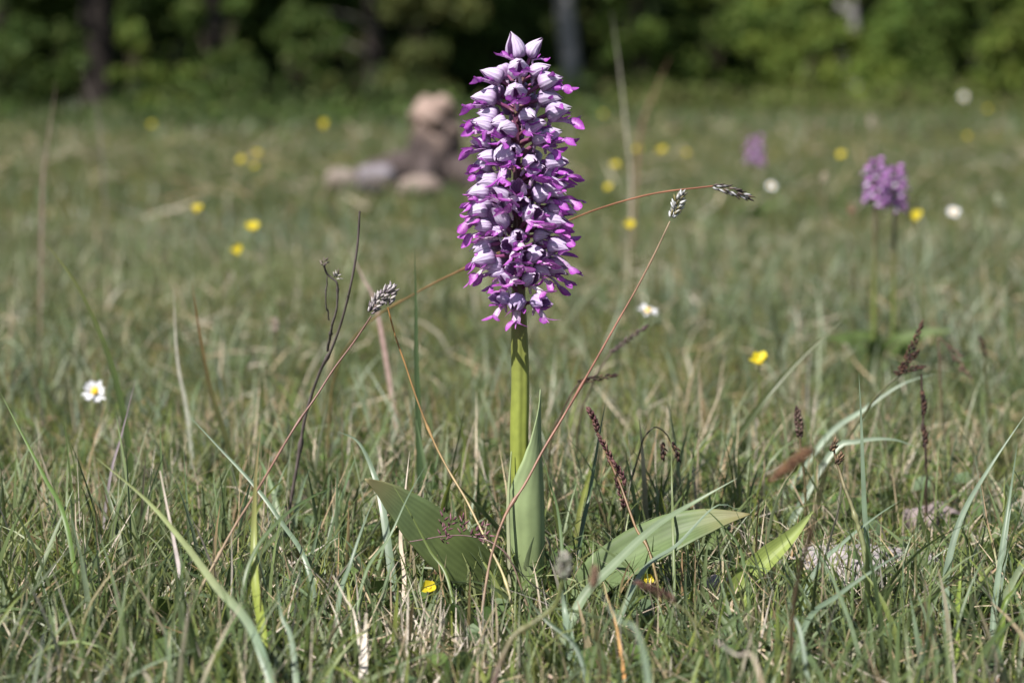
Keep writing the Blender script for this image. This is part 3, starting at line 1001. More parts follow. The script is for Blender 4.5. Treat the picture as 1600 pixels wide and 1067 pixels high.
# ================================================================ THE ORCHID
def hood_mesh(seed, open_=0.0):
    # each one bends, flares and ruffles its own way
    """helmet of three pale sepals, pointed, open below; local x is the axis of the flower; two skins"""
    g = np.random.default_rng(seed)
    Lh, Rr = .0180 * g.uniform(.92, 1.06), .0069 * g.uniform(.93, 1.08)
    nu, na = 12, 7
    VV, CC, UU, FF, MI = [], [], [], [], []
    n0 = 0
    by, bz = g.uniform(-.0016, .0016), g.uniform(-.0022, .0012)
    sep = ((90, 56, 1.03), (90 - 90 + g.uniform(-6, 6), 60, 1.0), (90 + 90 + g.uniform(-6, 6), 60, 0.99))
    for si, (mid, half, rs) in enumerate(sep):
        flare = g.uniform(.0001, .0011) + open_ * .003
        ln = Lh * g.uniform(.86, 1.08)
        ph = g.uniform(0, 6)
        for skin in (0, 1):
            u = np.linspace(0, 1, nu); s = np.linspace(-1, 1, na)
            U, S = np.meshgrid(u, s, indexing='ij')
            r = Rr * rs * (np.sin(math.pi * np.clip(U, 0, 1) ** .62) ** .85 * (1.02 - .1 * U) + .18 * (1 - U) ** 2)
            us = .74 - .30 * open_
            narrow = np.where(U > us, 1 - np.clip((U - us) / (1 - us), 0, 1) ** 1.7, 1.0)
            ang = np.radians(mid) + np.radians(half) * S * np.maximum(narrow, .04)
            r = r * (1 - .16 * np.abs(S) ** 3) * (1 + .05 * np.cos(S * 9)) + flare * U ** 4 + open_ * .0025 * U ** 2
            if skin: r = np.maximum(r - .00035, .0002)
            x = ln * U
            ruf = (.00035 + .0006 * open_) * np.abs(S) ** 2 * np.sin(U * 11 + si * 2.1 + ph)
            r = r + ruf
            yy = np.cos(ang) * r + by * U ** 2; zz = np.sin(ang) * r * .95 + .0012 * np.sin(math.pi * U) + bz * U ** 2
            V = np.stack([x, yy, zz], -1).reshape(-1, 3)
            base = np.array((.36, .19, .42)); pale = np.array((.74, .66, .84)); tip = np.array((.78, .71, .84))
            f = np.clip(U * 2.4, 0, 1).reshape(-1, 1); f2 = np.clip(U * 2.2 - 1.1, 0, 1).reshape(-1, 1)
            C = (base * (1 - f) + pale * f) * (1 - f2) + tip * f2
            C = C * np.where(np.abs(S.reshape(-1, 1)) > .8, .93, 1)
            if skin: C = C * np.array((.92, .78, .90))
            VV.append(V); CC.append(C); UU.append(np.stack([U.ravel(), (S.ravel() + 1) / 2 + si], 1))
            i, j = np.meshgrid(np.arange(nu - 1), np.arange(na - 1), indexing='ij')
            a = (i * na + j).ravel()
            F = np.stack([a, a + 1, a + na + 1, a + na], 1)
            if skin == 0: F = F[:, ::-1]
            FF.append(F + n0); MI += [skin] * len(F); n0 += len(V)
    me = mesh_np('hood', np.concatenate(VV), np.concatenate(FF), np.concatenate(CC), [M_HOOD, M_HOOD_IN], True, np.concatenate(UU))
    me.polygons.foreach_set('material_index', np.array(MI, dtype=np.int32))
    return me


def lip_mesh(seed, droop=.5):
    """narrow body with two arms and two broad legs, like a tiny figure"""
    g = np.random.default_rng(seed)
    mb = MB()
    white = np.array((.66, .52, .70)); mag = np.array((.46, .13, .53)); mid = np.array((.56, .30, .63)); edge = np.array((.31, .03, .38))
    dl = droop + g.uniform(-.12, .12)
    ln = .0112 * g.uniform(.9, 1.15)

    def at(t):
        a = -.20 - dl * t
        return np.array([.0018 + ln * (t * math.cos(dl * .5 * t)), 0, -.0022 - ln * (t * math.sin(.15 + dl * .55 * t))])
    body = [at(t) for t in np.linspace(0, 1, 5)]
    ribbon(mb, body, [.0034, .0046, .0046, .0042, .0048, .0042], [white * .95, white, white, white * .9, mid], 12, (.35, 0, 1), 0, -.55, 6, mid)
    for s in (-1, 1):
        o = at(.30 + g.uniform(-.05, .05))
        up = g.uniform(-.0030, .0034)
        q = [o, o + np.array([.0020, s * .0020, -.0002]), o + np.array([.0044 + g.uniform(-.001, .001), s * (.0038 + g.uniform(-.0008, .0014)), up * .5]),
             o + np.array([.0074 + g.uniform(-.0015, .001), s * (.0048 + g.uniform(-.0016, .0020)), up])]
        ribbon(mb, q, [.0014, .0024, .0032, .0034, .0028, .0008], [mid, mag * .6 + mid * .4, mag, mag], 12, (0, s * .3, 1), g.uniform(-.9, .9), g.uniform(-.9, .9), 4, edge)
        o = at(.93)
        dn = g.uniform(-.0030, .0022)
        q = [o - np.array([.001, 0, 0]), o + np.array([.0016, s * .0020, -.0010]), o + np.array([.0036, s * (.0040 + g.uniform(-.0006, .0012)), -.0020 + dn * .5]),
             o + np.array([.0060 + g.uniform(-.001, .001), s * (.0052 + g.uniform(-.0012, .0016)), -.0024 + dn])]
        ribbon(mb, q, [.0022, .0036, .0046, .0048, .0036, .0010], [mid, mid * .6 + mag * .4, mag, mag], 12, (0, s * .3, 1), g.uniform(-.8, .8), g.uniform(-.8, .8), 4, edge)
    o = at(1.0)
    tube(mb, [o, o + np.array([.0018, 0, -.0012]), o + np.array([.0036, 0, -.0022])], [.0006, .0005, .0002], mag, 5, 5)
    # short spur behind
    tube(mb, [(.0020, 0, -.002), (.0000, 0, -.0045), (-.0012, 0, -.0075)], [.0011, .0011, .0006], [white, white * .9, mid], 6, 7)
    return mb.mesh('lip', M_LIP)


def ovary_mesh(seed, ln=.0125):
    mb = MB()
    g = np.random.default_rng(seed)
    tube(mb, [(-.0005, 0, -.004), (ln * .45, g.uniform(-.0006, .0006), -.0012), (ln + .0016, 0, .0004)], [.0011, .0014, .0013, .0015], [(.13, .10, .055), (.17, .045, .115), (.20, .05, .16)], 7, 10)
    spikelet(mb, (.0003, .001, -.0045), (.8, .25, .3), .005, .0016, (.30, .12, .22))
    return mb.mesh('ovary', M_STEM)


HOODS = [hood_mesh(500 + i, o) for i, o in enumerate((0, 0, .15, .3, .6, 1.0, 0, .2, 0, .05, .2, .35, .5, .85, .05, .15))]
LIPS = [lip_mesh(520 + i, d) for i, d in enumerate((.15, .3, .45, .6, .8, 1.0, .35, .55, .2, .35, .5, .65, .9, 1.1, .3, .5))]
OVARY = [ovary_mesh(540 + i) for i in range(3)]


def flower(parent, pos, az, pitch, roll, scale, hood_i, lip_i, htint, ltint, olen=1.0, hs=.92):
    e = empty('flower')
    e.parent = parent
    e.location = pos
    e.rotation_euler = (Matrix.Rotation(az, 4, 'Z') @ Matrix.Rotation(-pitch, 4, 'Y') @ Matrix.Rotation(roll, 4, 'X')).to_euler()
    e.scale = (scale,) * 3
    off = .0125 * olen
    hood_i += 8 * random.randrange(2); lip_i += 8 * random.randrange(2)
    ov = obj('ovary', OVARY[hood_i % 3], e); ov.scale = (olen, 1, 1)
    h = obj('hood', HOODS[hood_i], e); h.location = (off, 0, 0); h.scale = (hs, hs * .97, hs * .97); h.color = (*htint, 1)
    l = obj('lip', LIPS[lip_i], e); l.location = (off, 0, 0); l.scale = (1.18, 1.30, 1.22); l.color = (*ltint, 1)
    if pitch > .6: l.scale = (.72, .95, .85); l.rotation_euler = (0, .55, 0)
    return e


def stem_mesh(pts, radii, cols, name='stem', sides=14, n=48):
    mb = MB(); tube(mb, pts, radii, cols, sides, n, ridges=.045 if sides > 20 else 0)
    return mb.mesh(name, M_STEM)


def tall_orchid():
    foot = G(816, ORY, 0.0)
    root = empty('military_orchid', foot)
    rel = lambda px, py, Y=ORY: np.array(P(px, py, Y) - foot)
    grn = np.array((.215, .250, .050)); grn2 = np.array((.17, .205, .042)); pur = np.array((.085, .045, .050)); pur2 = np.array((.10, .03, .07))
    axis = [(0, 0, -.006), rel(817, 860), rel(812, 700), rel(813.5, 600), rel(812, 520), rel(810, 400), rel(808, 260), rel(807, 160), rel(812, 105)]
    m = mpp(ORY)
    obj('stem', stem_mesh(axis, [14 * m, 14.8 * m, 14.0 * m, 14.2 * m, 13.2 * m, 9.5 * m, 7 * m, 5 * m, 2.5 * m],
                          [grn, grn * .95, grn, grn * 1.05, grn * .8 + pur * .2, pur * .7 + grn2 * .3, pur, pur2, pur2], n=70, sides=40), root)
    ax = spline(axis, 200)

    def axis_at(z):
        j = int(np.argmin(np.abs(ax[:, 2] - z)))
        return ax[j]
    rs = random.Random(42)
    #        hood centre x, y, pitch (deg), size, lip index (None: chosen), open hood?
    F_ = [(803, 76, 74, .95), (847, 84, 58, .95), (809, 108, 38, .90), (767, 118, 30, .95), (842, 112, 28, .8), (864, 131, 26, 1.0), (809, 146, 12, .92),
          (762, 156, 24, 1.0), (757, 180, 18, 1.0), (790, 203, 8, .98), (872, 184, 22, 1.05), (829, 178, 0, .85), (748, 229, 8, 1.02), (786, 247, -4, 1.0),
          (872, 219, 14, 1.0), (848, 222, 4, .95), (884, 253, 6, 1.0), (844, 271, -6, .98), (757, 281, -6, 1.0), (800, 289, -6, .95), (730, 262, 4, .95),
          (846, 307, 10, .98), (729, 302, 0, 1.0), (745, 333, -6, 1.0), (781, 337, -10, .95), (832, 344, -8, .98), (879, 323, -2, 1.08), (875, 354, -8, 1.08),
          (878, 386, -12, 1.1), (745, 381, -8, 1.02), (795, 391, -16, .95), (844, 393, 4, .95), (808, 421, 0, .95), (770, 411, -8, .9), (868, 290, 2, 1.0), (736, 205, 8, .9), (775, 300, -4, .9), (770, 365, -6, .92), (862, 330, -4, .95), (824, 438, -10, .92), (786, 434, -12, .92), (852, 424, -4, .95), (764, 250, 2, .9), (824, 250, -2, .85), (812, 318, -6, .85), (858, 158, 14, .9), (750, 404, -14, .95), (868, 410, -14, 1.0), (737, 352, -6, .95), (888, 300, 0, 1.0), (772, 424, -10, .9), (800, 232, 0, .85), (838, 196, 6, .85), (776, 190, 10, .85), (806, 365, 4, .85), (826, 410, 8, .85), (856, 366, -4, .9), (790, 318, 4, .85), (742, 312, -2, .95), (882, 275, 4, .95)]
    for k, (cx, cy, pit, sc) in enumerate(F_):
        if k > 8: cx += rs.uniform(-6, 6); cy += rs.uniform(-7, 7)
        t = min(1, max(0, (430 - cy) / 330))                 # 0 bottom .. 1 top
        faces = abs(cx - 808) < 40 and t < .5
        if faces: pit = rs.uniform(6, 30)
        pr = R(pit + rs.uniform(-11, 11))
        reach = (.0125 + .008) * sc * math.cos(pr)
        dx = (cx - 808) * m
        s = max(-.97, min(.97, dx / max(reach, .004)))
        dirv = np.array([s, -math.sqrt(1 - s * s), 0])
        az = math.atan2(dirv[1], dirv[0])
        az += R(rs.uniform(-9, 9))
        zc = rel(cx, cy, ORY + dirv[1] * reach)[2]
        za = zc - math.sin(pr) * .0205 * sc
        a = axis_at(za)
        over = abs(dx) / max(reach, .004)
        ol = 1.0 if over < 1 else min(1.5, 1 + (over - 1) * 1.3)
        young = t
        ht = (1.0 - .05 * (1 - t), .98 - .06 * (1 - t), 1.0 - .02 * (1 - t))
        lt = (1.0, 1.0, 1.0) if t > .45 else (1.22, 1.6, 1.1) if rs.random() < .5 else (1.08, 1.2, 1.04)
        hi = rs.choice((0, 1, 6, 7)) if t > .62 else rs.choice((1, 2, 3, 4, 7)) if t > .3 else rs.choice((2, 3, 4, 5))
        li = rs.choice((0, 2, 3, 6, 7)) if abs(s) > .6 else rs.choice((4, 5)) if faces else rs.choice((2, 3, 4, 5))
        if faces: hi = rs.choice((3, 4, 4, 5))
        flower(root, (a[0], a[1], za), az, pr, R(rs.uniform(-32, 32)), sc * rs.uniform(.90, 1.08), hi, li, ht, lt, ol, rs.uniform(.80, 1.0) if t < .8 else 1.0)
    # the far side of the spike
    for k in range(28):
        t = (k + .5) / 28
        cy = 425 - 320 * t
        az = R(8 + 164 * ((k * .618034) % 1))
        pit = R(-10 + 34 * t ** 1.2 + rs.uniform(-5, 5))
        z = rel(808, cy, ORY)[2] - math.sin(pit) * .02
        a = axis_at(z)
        sc = rs.uniform(.92, 1.05) * (1 - .12 * t)
        flower(root, (a[0], a[1], z), az, pit, R(rs.uniform(-12, 12)), sc, rs.choice((0, 1, 2, 3, 7)), rs.choice((0, 1, 2, 3, 6)), (.98, .95, 1.0), (1, 1, 1), 1.05)
    # three old flowers drooping at the foot of the spike
    for cx, cy, azd, pit, sc, hi, li, ol in ((768, 462, -128, 8, .82, 5, 5, 1.35), (812, 470, -96, -20, .95, 3, 4, .9), (862, 466, -52, 2, .92, 5, 5, 1.35)):
        az = R(azd); pr = R(pit)
        reach = (.0125 * ol + .008) * sc
        z = rel(cx, cy, ORY + math.sin(az) * reach)[2] - math.sin(pr) * reach - .003
        a = axis_at(z)
        flower(root, (a[0], a[1], z), az, pr, 0, sc, hi, li, (.82, .74, .90), (1.05, 1.15, 1.0), ol)

    # leaves of the rosette
    lg = np.array((.108, .145, .048)); lg2 = np.array((.120, .168, .070))
    def leaf(pts, hw, cols, normal, roll=0.0, fold=.3, name='leaf', label=None):
        mb = MB()
        q = [np.array(P(*a) - foot) for a in pts]
        ribbon(mb, q, [2 * h * m for h in hw], cols, 36, normal, roll, fold, 8)
        o = obj(name, mb.mesh(name, M_LEAF), root)
        sm = o.modifiers.new('thickness', 'SOLIDIFY'); sm.thickness = .0006; sm.offset = 0
        if label: o['label'] = label
        return o
    leaf([(806, 930, 1.395), (760, 902, 1.385), (715, 868, 1.375), (672, 830, 1.37), (625, 788, 1.365), (596, 764, 1.36), (570, 748, 1.355)],
         [14, 29, 39, 41, 34, 20, 1.2], [lg * .95, lg, lg, lg2, (.22, .19, .09)], (-.05, -1, .55), [.0, .0, -.05, -.1], .16, label='broad olive-green leaf tilted towards the yellow vetch flower')
    leaf([(840, 945, 1.395), (905, 926, 1.385), (955, 890, 1.38), (1010, 858, 1.375), (1062, 833, 1.37), (1118, 814, 1.37), (1172, 803, 1.37)],
         [13, 25, 35, 39, 35, 22, 1.0], [lg2 * .95, lg2, lg2 * 1.1, lg2 * 1.05, (.24, .21, .10)], (-.1, -.95, .8), [0, .05, .1, .15], .35, label='broad pale green leaf arching over the small pink stone')
    # sheathing leaf wrapped round the stem
    nv, na = 26, 18
    V, C, U = [], [], []
    ps, ps2 = np.array((.25, .32, .14)), np.array((.31, .385, .205))
    for i in range(nv):
        v = i / (nv - 1)
        py = 935 - (935 - 608) * v
        a = axis_at(rel(815, py)[2])
        sp = math.pi * (1.0 if v < .50 else max(.015, 1 - ((v - .50) / .50) ** .75))
        rr = (23.0 + 4.0 * math.sin(math.pi * min(1, v * 1.25)) - 3 * max(0, v - .8) * 5) * m
        cxo = (6 + 5 * v) * m
        for j in range(na):
            th = R(-12) + sp * (2 * j / (na - 1) - 1) * .93
            V.append((a[0] + cxo + rr * math.cos(th), a[1] + rr * math.sin(th), a[2]))
            C.append(ps * (1 - v) + ps2 * v); U.append((v, j / (na - 1)))
    ii, jj = np.meshgrid(np.arange(nv - 1), np.arange(na - 1), indexing='ij')
    b = (ii * na + jj).ravel()
    mb = MB(); mb.add(np.array(V), np.stack([b, b + 1, b + na + 1, b + na], 1), np.array(C), U)
    o = obj('sheath_leaf', mb.mesh('sheath_leaf', M_LEAF), root)
    sm = o.modifiers.new('thickness', 'SOLIDIFY'); sm.thickness = .0007; sm.offset = 0
    o['label'] = 'pale green pointed leaf clasping the stem'
    leaf([(798, 945, 1.385), (795, 850, 1.385), (794, 780, 1.388), (799, 705, 1.392)], [2.5, 3, 2.5, .5], [(.45, .42, .30), (.34, .36, .22), (.30, .36, .18)], (0, -1, .1), .6, .3,
         label='thin papery leaf edge against the stem')
    tag(root, 'tall flowering orchid with a dense spike of lilac hoods and magenta lips', 'orchid')


tall_orchid()


def small_orchid(label, px, Y, top_py, spike_px, wpx, nfl, seed, twin=None):
    foot = G(px, Y, 0.0)
    root = empty('military_orchid', foot)
    rs = random.Random(seed)
    top = P(px + (wpx * .1), top_py, Y) - foot
    H = top.z
    m = mpp(Y)
    axis = [(0, 0, -.005), (.2 * top.x, 0, H * .4), (.6 * top.x, 0, H * .7), (top.x, 0, H)]
    obj('stem', stem_mesh(axis, [.0030, .0028, .0024, .0015], [(.12, .16, .045), (.14, .17, .045), (.11, .09, .05), (.1, .05, .08)], n=20, sides=8), root)
    sh = spike_px * m
    sc = wpx * m / .050
    for k in range(nfl):
        t = (k + .5) / nfl
        z = H - sh * (1 - t) - .004
        az = k * 2.39996
        pit = R(-8 + 48 * t ** 3)
        fx = top.x * (.55 + .45 * (z / H))
        flower(root, (fx, 0, z), az, pit, 0, sc * (1 - .08 * t), rs.randrange(8), rs.randrange(8), (.80, .42, .80), (1.35, 2.6, 1.3), .75)
    for a, ln, lift in ((R(200), .07, .05), (R(330), .075, .055), (R(265), .05, .06)):
        mb = MB()
        dx, dy = math.cos(a), math.sin(a)
        ribbon(mb, [(0, 0, 0), (dx * ln * .4, dy * ln * .4, lift * .8), (dx * ln, dy * ln, lift)], [.008, .02, .001], (.10, .145, .045), 14, (dx * .3, -.8, .6), 0, .3, 4)
        obj('leaf', mb.mesh('leaf', M_LEAF), root)
    tag(root, label, 'orchid')


small_orchid('taller orchid of the blurred pink-purple pair in open grass', 1364, 2.55, 250, 60, 40, 22, 1)
small_orchid('shorter orchid of the blurred pink-purple pair in open grass', 1394, 2.58, 262, 56, 42, 22, 2)
small_orchid('tiny distant lilac orchid among the buttercups', 1178, 5.2, 216, 34, 30, 14, 3)

# ================================================================ INDIVIDUAL BLADES AND STALKS NEAR THE ORCHID
def wpx(px, Y):
    return px * mpp(Y)


def hero_blade(label, pts, base, w, cols, roll=0.0, fold=.3, name='grass_blade', cat='grass blade', mat=None, group=None, blunt=False):
    """pts tip..lower as (px, py, Y); base (px, Y) on the ground"""
    q = [P(*p) for p in pts] + [G(*base)]
    q = q[::-1]
    b = q[0]
    mb = MB()
    Y = pts[0][2]
    W = wpx(w, Y)
    ws = [W * .7, W, W * .95, W * .8, W * .45, W * (.3 if blunt else .03)]
    ribbon(mb, [np.array(a - b) for a in q], ws, cols[::-1] if isinstance(cols, list) else cols, 30, (0, -1, .3), roll, fold, 4)
    o = obj(name, mb.mesh(name, mat or M_BLADE), None, b)
    tag(o, label, cat, group)
    return o


def hero_stem(root, pts, base, rad, cols, name='stem', sides=6, mat=None):
    q = [P(*p) for p in pts] + ([G(*base)] if base else [])
    b = root.location
    mb = MB()
    rj = random.Random(int(pts[0][0] * 7 + pts[0][1]))
    qq = spline([np.array(a - b) for a in q], 14)
    for k in range(1, 13):
        qq[k] += np.array([rj.uniform(-1, 1), rj.uniform(-.6, .6), rj.uniform(-1, 1)]) * wpx(1.1, pts[0][2])
    rr = lerp_list([wpx(r, pts[0][2]) for r in rad], 56) * np.array([rj.uniform(.88, 1.12) for _ in range(56)])
    for k in (rj.randrange(14, 24), rj.randrange(30, 46)):
        rr[k] *= 1.7; rr[k + 1] *= 1.35
    cc = col_list(cols, 56) * np.array([[rj.uniform(.8, 1.2)] for _ in range(56)])
    tube(mb, list(qq), list(rr), cc, sides, 56)
    return obj(name, mb.mesh(name, mat or M_BLADE), root)


def head_part(root, pts, radius, count, slen, swid, cols, splay=.6, seed=1, name='seed_head'):
    b = root.location
    mb = MB()
    seed_head(mb, [np.array(P(*p) - b) for p in pts], radius, count, slen, swid, cols, splay, random.Random(seed))
    return obj(name, mb.mesh(name, M_SEED), root)


SES = [(.34, .31, .33), (.16, .13, .15), (.55, .51, .50), (.24, .20, .23), (.42, .38, .38), (.10, .08, .09)]
SED = [(.055, .032, .028), (.085, .045, .035), (.035, .022, .022), (.12, .065, .045)]

# moor grass with grey flower heads
def moor_grass(label, stem_pts, base, head, rad, stem_cols, count, seed, r_px=(1.3, 1.6, 1.9, 2.2), sl=.0058, pal=SES, splay=.62, name='moor_grass'):
    root = empty(name, G(*base, sink=0))
    hero_stem(root, stem_pts, base, r_px, stem_cols)
    head_part(root, head, rad, count, sl, .0019, pal, splay, seed)
    tag(root, label, 'grass stalk', 'flowering grass stalks')
    return root


moor_grass('moor grass with a grey head on a long red-brown stalk slanting over dry leaves', [(580, 494, 1.385), (520, 580, 1.375), (440, 702, 1.35), (362, 832, 1.30), (300, 950, 1.26)], (272, 1.235),
           [(578, 490, 1.385), (590, 472, 1.385), (604, 455, 1.385)], .0062, [(.20, .10, .08), (.24, .12, .10), (.30, .18, .13), (.42, .33, .22), (.44, .36, .22)], 46, 1)
moor_grass('moor grass with a grey head on an orange straw stalk beside the orchid stem', [(606, 480, 1.40), (630, 560, 1.40), (678, 688, 1.39), (742, 808, 1.36), (790, 910, 1.33)], (812, 1.30),
           [(606, 478, 1.40), (609, 464, 1.40), (613, 452, 1.40)], .0045, [ORANGE, (.42, .27, .12), (.46, .38, .2), (.38, .36, .16)], 24, 2)
moor_grass('moor grass with an upright silvery head on a thin red stalk crossing the orchid stem', [(1047, 346, 1.36), (1000, 440, 1.358), (940, 545, 1.35), (880, 650, 1.34), (825, 745, 1.325), (772, 850, 1.31)], (742, 1.28),
           [(1049, 342, 1.36), (1056, 325, 1.36), (1064, 306, 1.36)], .0048, [(.34, .26, .18), (.32, .13, .09), (.30, .14, .10), (.34, .2, .14), (.44, .36, .24)], 34, 3, pal=[(.32, .33, .36), (.50, .51, .54), (.14, .13, .10), (.22, .19, .08), (.62, .62, .62)])
moor_grass('moor grass with a dark nodding head on an arching rust-red stalk', [(1114, 291, 1.45), (1040, 299, 1.47), (960, 321, 1.49), (900, 339, 1.51), (800, 385, 1.55), (715, 425, 1.60), (620, 475, 1.68), (560, 520, 1.74), (520, 600, 1.8)], (510, 1.82),
           [(1113, 291, 1.45), (1140, 297, 1.45), (1166, 307, 1.45)], .0042, [(.34, .14, .09), (.32, .17, .09), (.28, .2, .08), (.24, .2, .09)], 36, 4, (1.3, 1.5, 1.8, 2.2), .0066,
           [(.10, .08, .08), (.06, .045, .045), (.34, .34, .36), (.13, .09, .07)], .42)

# dry branched herb skeleton
root = empty('dry_stalk', G(440, 1.56, 0))
hero_stem(root, [(562, 330, 1.47), (556, 400, 1.475), (545, 462, 1.48), (520, 540, 1.50), (480, 640, 1.53)], (440, 1.56), (1.6, 2.0, 2.6, 3.0), [(.10, .08, .08), (.13, .105, .105), (.15, .12, .11)], mat=M_DRY)
hero_stem(root, [(506, 414, 1.46), (512, 432, 1.465), (524, 436, 1.465), (528, 468, 1.47), (518, 512, 1.48), (512, 548, 1.50)], None, (1.6, 1.6, 2.0, 2.4), (.12, .10, .10), 'branch', mat=M_DRY)
hero_stem(root, [(511, 432, 1.465), (510, 470, 1.47), (514, 500, 1.48)], None, (1.0, 1.2), (.13, .11, .11), 'branch', mat=M_DRY)
head_part(root, [(505, 416, 1.46), (508, 408, 1.46)], .002, 7, .004, .0013, [(.13, .1, .1), (.3, .25, .23)], .9, 5)
head_part(root, [(524, 436, 1.465), (529, 430, 1.465)], .0025, 9, .005, .0013, [(.13, .1, .1), (.5, .47, .45)], 1.0, 6)
tag(root, 'thin grey-brown dead herb stalk with forked twigs behind the grey heads', 'dry stalk')

# sedges with dark spikes
def sedge(label, stem_pts, base, spikes, cols, r_px=(1.6, 2.0, 2.4), seed=1, pal=SED, count=30):
    root = empty('sedge', G(*base, sink=0))
    hero_stem(root, stem_pts, base, r_px, cols)
    for i, (a, b, rad) in enumerate(spikes):
        mid = tuple((np.array(a) + np.array(b)) / 2 + np.array([1.5, -1.5, 0]))
        head_part(root, [a, mid, b], rad, count, .0042, .0020, pal, .42, seed + i, 'spike')
    tag(root, label, 'sedge', 'sedges with dark spikes')
    return root


sedge('sedge with a tall dark spike above two crossed brown spikes', [(1437, 525, 1.62), (1412, 580, 1.62), (1370, 620, 1.62), (1300, 720, 1.63), (1250, 790, 1.64)], (1225, 1.66),
      [((1414, 562, 1.62), (1440, 508, 1.62), .0028), ((1404, 578, 1.62), (1432, 552, 1.61), .0034), ((1396, 584, 1.62), (1440, 574, 1.61), .0034)], [(.10, .10, .05), (.12, .13, .05)], seed=10)
sedge('thin upright sedge stalk with dark scattered spikelets', [(1440, 585, 1.60), (1442, 650, 1.60), (1446, 720, 1.60)], (1448, 1.61),
      [((1443, 650, 1.60), (1441, 615, 1.60), .0026), ((1445, 700, 1.60), (1443, 668, 1.60), .0024)], [(.07, .045, .04), (.06, .04, .035)], seed=14)
sedge('sedge with a short thick dark spike touching the red stalk', [(905, 598, 1.60), (880, 640, 1.60), (860, 700, 1.60)], (850, 1.60), [((902, 598, 1.60), (960, 587, 1.60), .0032)], [(.10, .07, .05), (.12, .12, .05)], seed=17)
sedge('sedge with a slim purple-grey spike pointing up behind the spike touching the stalk', [(955, 552, 1.72), (930, 590, 1.72), (905, 660, 1.72)], (895, 1.73), [((953, 552, 1.72), (1008, 512, 1.72), .0024)], [(.12, .09, .07), (.12, .13, .05)], seed=19,
      pal=[(.11, .07, .08), (.08, .05, .055), (.17, .12, .12)])
sedge('leaning sedge with brown knots along the stalk and a wine-red tuft', [(920, 640, 1.385), (932, 672, 1.385), (950, 714, 1.385), (972, 765, 1.375), (990, 815, 1.36), (1020, 880, 1.34)], (1045, 1.32),
      [((934, 676, 1.385), (921, 641, 1.385), .0022), ((958, 730, 1.385), (936, 682, 1.385), .0016), ((976, 795, 1.38), (964, 752, 1.38), .0036), ((978, 760, 1.378), (960, 724, 1.38), .0014)],
      [(.20, .11, .07), (.26, .16, .08), (.28, .24, .10)], seed=23, pal=[(.09, .035, .045), (.13, .06, .06), (.06, .03, .03), (.18, .10, .08)])
sedge('nodding thin sedge with two hanging dark spikelets', [(1052, 700, 1.46), (1040, 676, 1.46), (1026, 666, 1.46), (1008, 680, 1.46), (990, 740, 1.46), (978, 800, 1.45)], (972, 1.44),
      [((1049, 690, 1.46), (1060, 716, 1.46), .0018), ((1034, 690, 1.46), (1036, 712, 1.46), .0016)], [(.06, .05, .03), (.08, .09, .04)], (1.0, 1.4, 1.8), 29, count=14)
sedge('small flat brown sedge spike above the daisy rosette in the bottom turf', [(1002, 912, 1.10), (1040, 934, 1.10), (1075, 960, 1.095), (1110, 1010, 1.09)], (1130, 1.085), [((1060, 942, 1.10), (1000, 912, 1.10), .0034)], [(.16, .15, .06), (.15, .18, .06)], seed=31,
      pal=[(.10, .05, .045), (.15, .08, .06), (.07, .035, .03)])
sedge('sedge with a curled bud and reddish specks on its folded tip', [(1302, 692, 1.36), (1310, 730, 1.36), (1330, 790, 1.35), (1350, 860, 1.34)], (1372, 1.32), [((1306, 726, 1.36), (1314, 712, 1.36), .0028), ((1298, 706, 1.36), (1304, 692, 1.36), .0016)], [(.20, .14, .09), (.20, .22, .10), (.16, .20, .07)], (1.6, 4.0, 5.0), 33,
      pal=[(.14, .08, .05), (.22, .15, .09), (.07, .05, .035)], count=12)

sedge('drooping sedge with loose reddish spikelets beyond the crossed brown spikes', [(1490, 560, 1.85), (1478, 535, 1.85), (1466, 528, 1.85), (1470, 600, 1.85)], (1480, 1.86),
      [((1478, 540, 1.85), (1500, 556, 1.85), .0020), ((1486, 556, 1.85), (1506, 574, 1.85), .0020), ((1496, 574, 1.85), (1514, 588, 1.85), .0020)], [(.16, .10, .08), (.15, .13, .07)], (1.0, 1.4, 1.8), 36,
      pal=[(.16, .09, .08), (.12, .07, .06), (.22, .13, .11)], count=9)
sedge('sedge with a single short dark spike near the edge of the loose reddish one', [(1536, 545, 1.9), (1542, 600, 1.9), (1548, 680, 1.9)], (1552, 1.9), [((1540, 560, 1.9), (1531, 528, 1.9), .0028)], [(.10, .10, .05), (.12, .13, .05)], seed=39, count=16)

# plantain-like heads standing close to the lens
def plantain(label, head, stem_pts, base, rad, cols, seed, stemcol, sl=.0040, splay=.5, count=46, r=(1.8, 2.2, 2.4)):
    root = empty('plantain', G(*base, sink=0))
    hero_stem(root, stem_pts, base, r, stemcol)
    head_part(root, head, rad, count, sl, .0022, cols, splay, seed, 'flower_head')
    tag(root, label, 'plantain', 'plantains gone to seed')
    return root


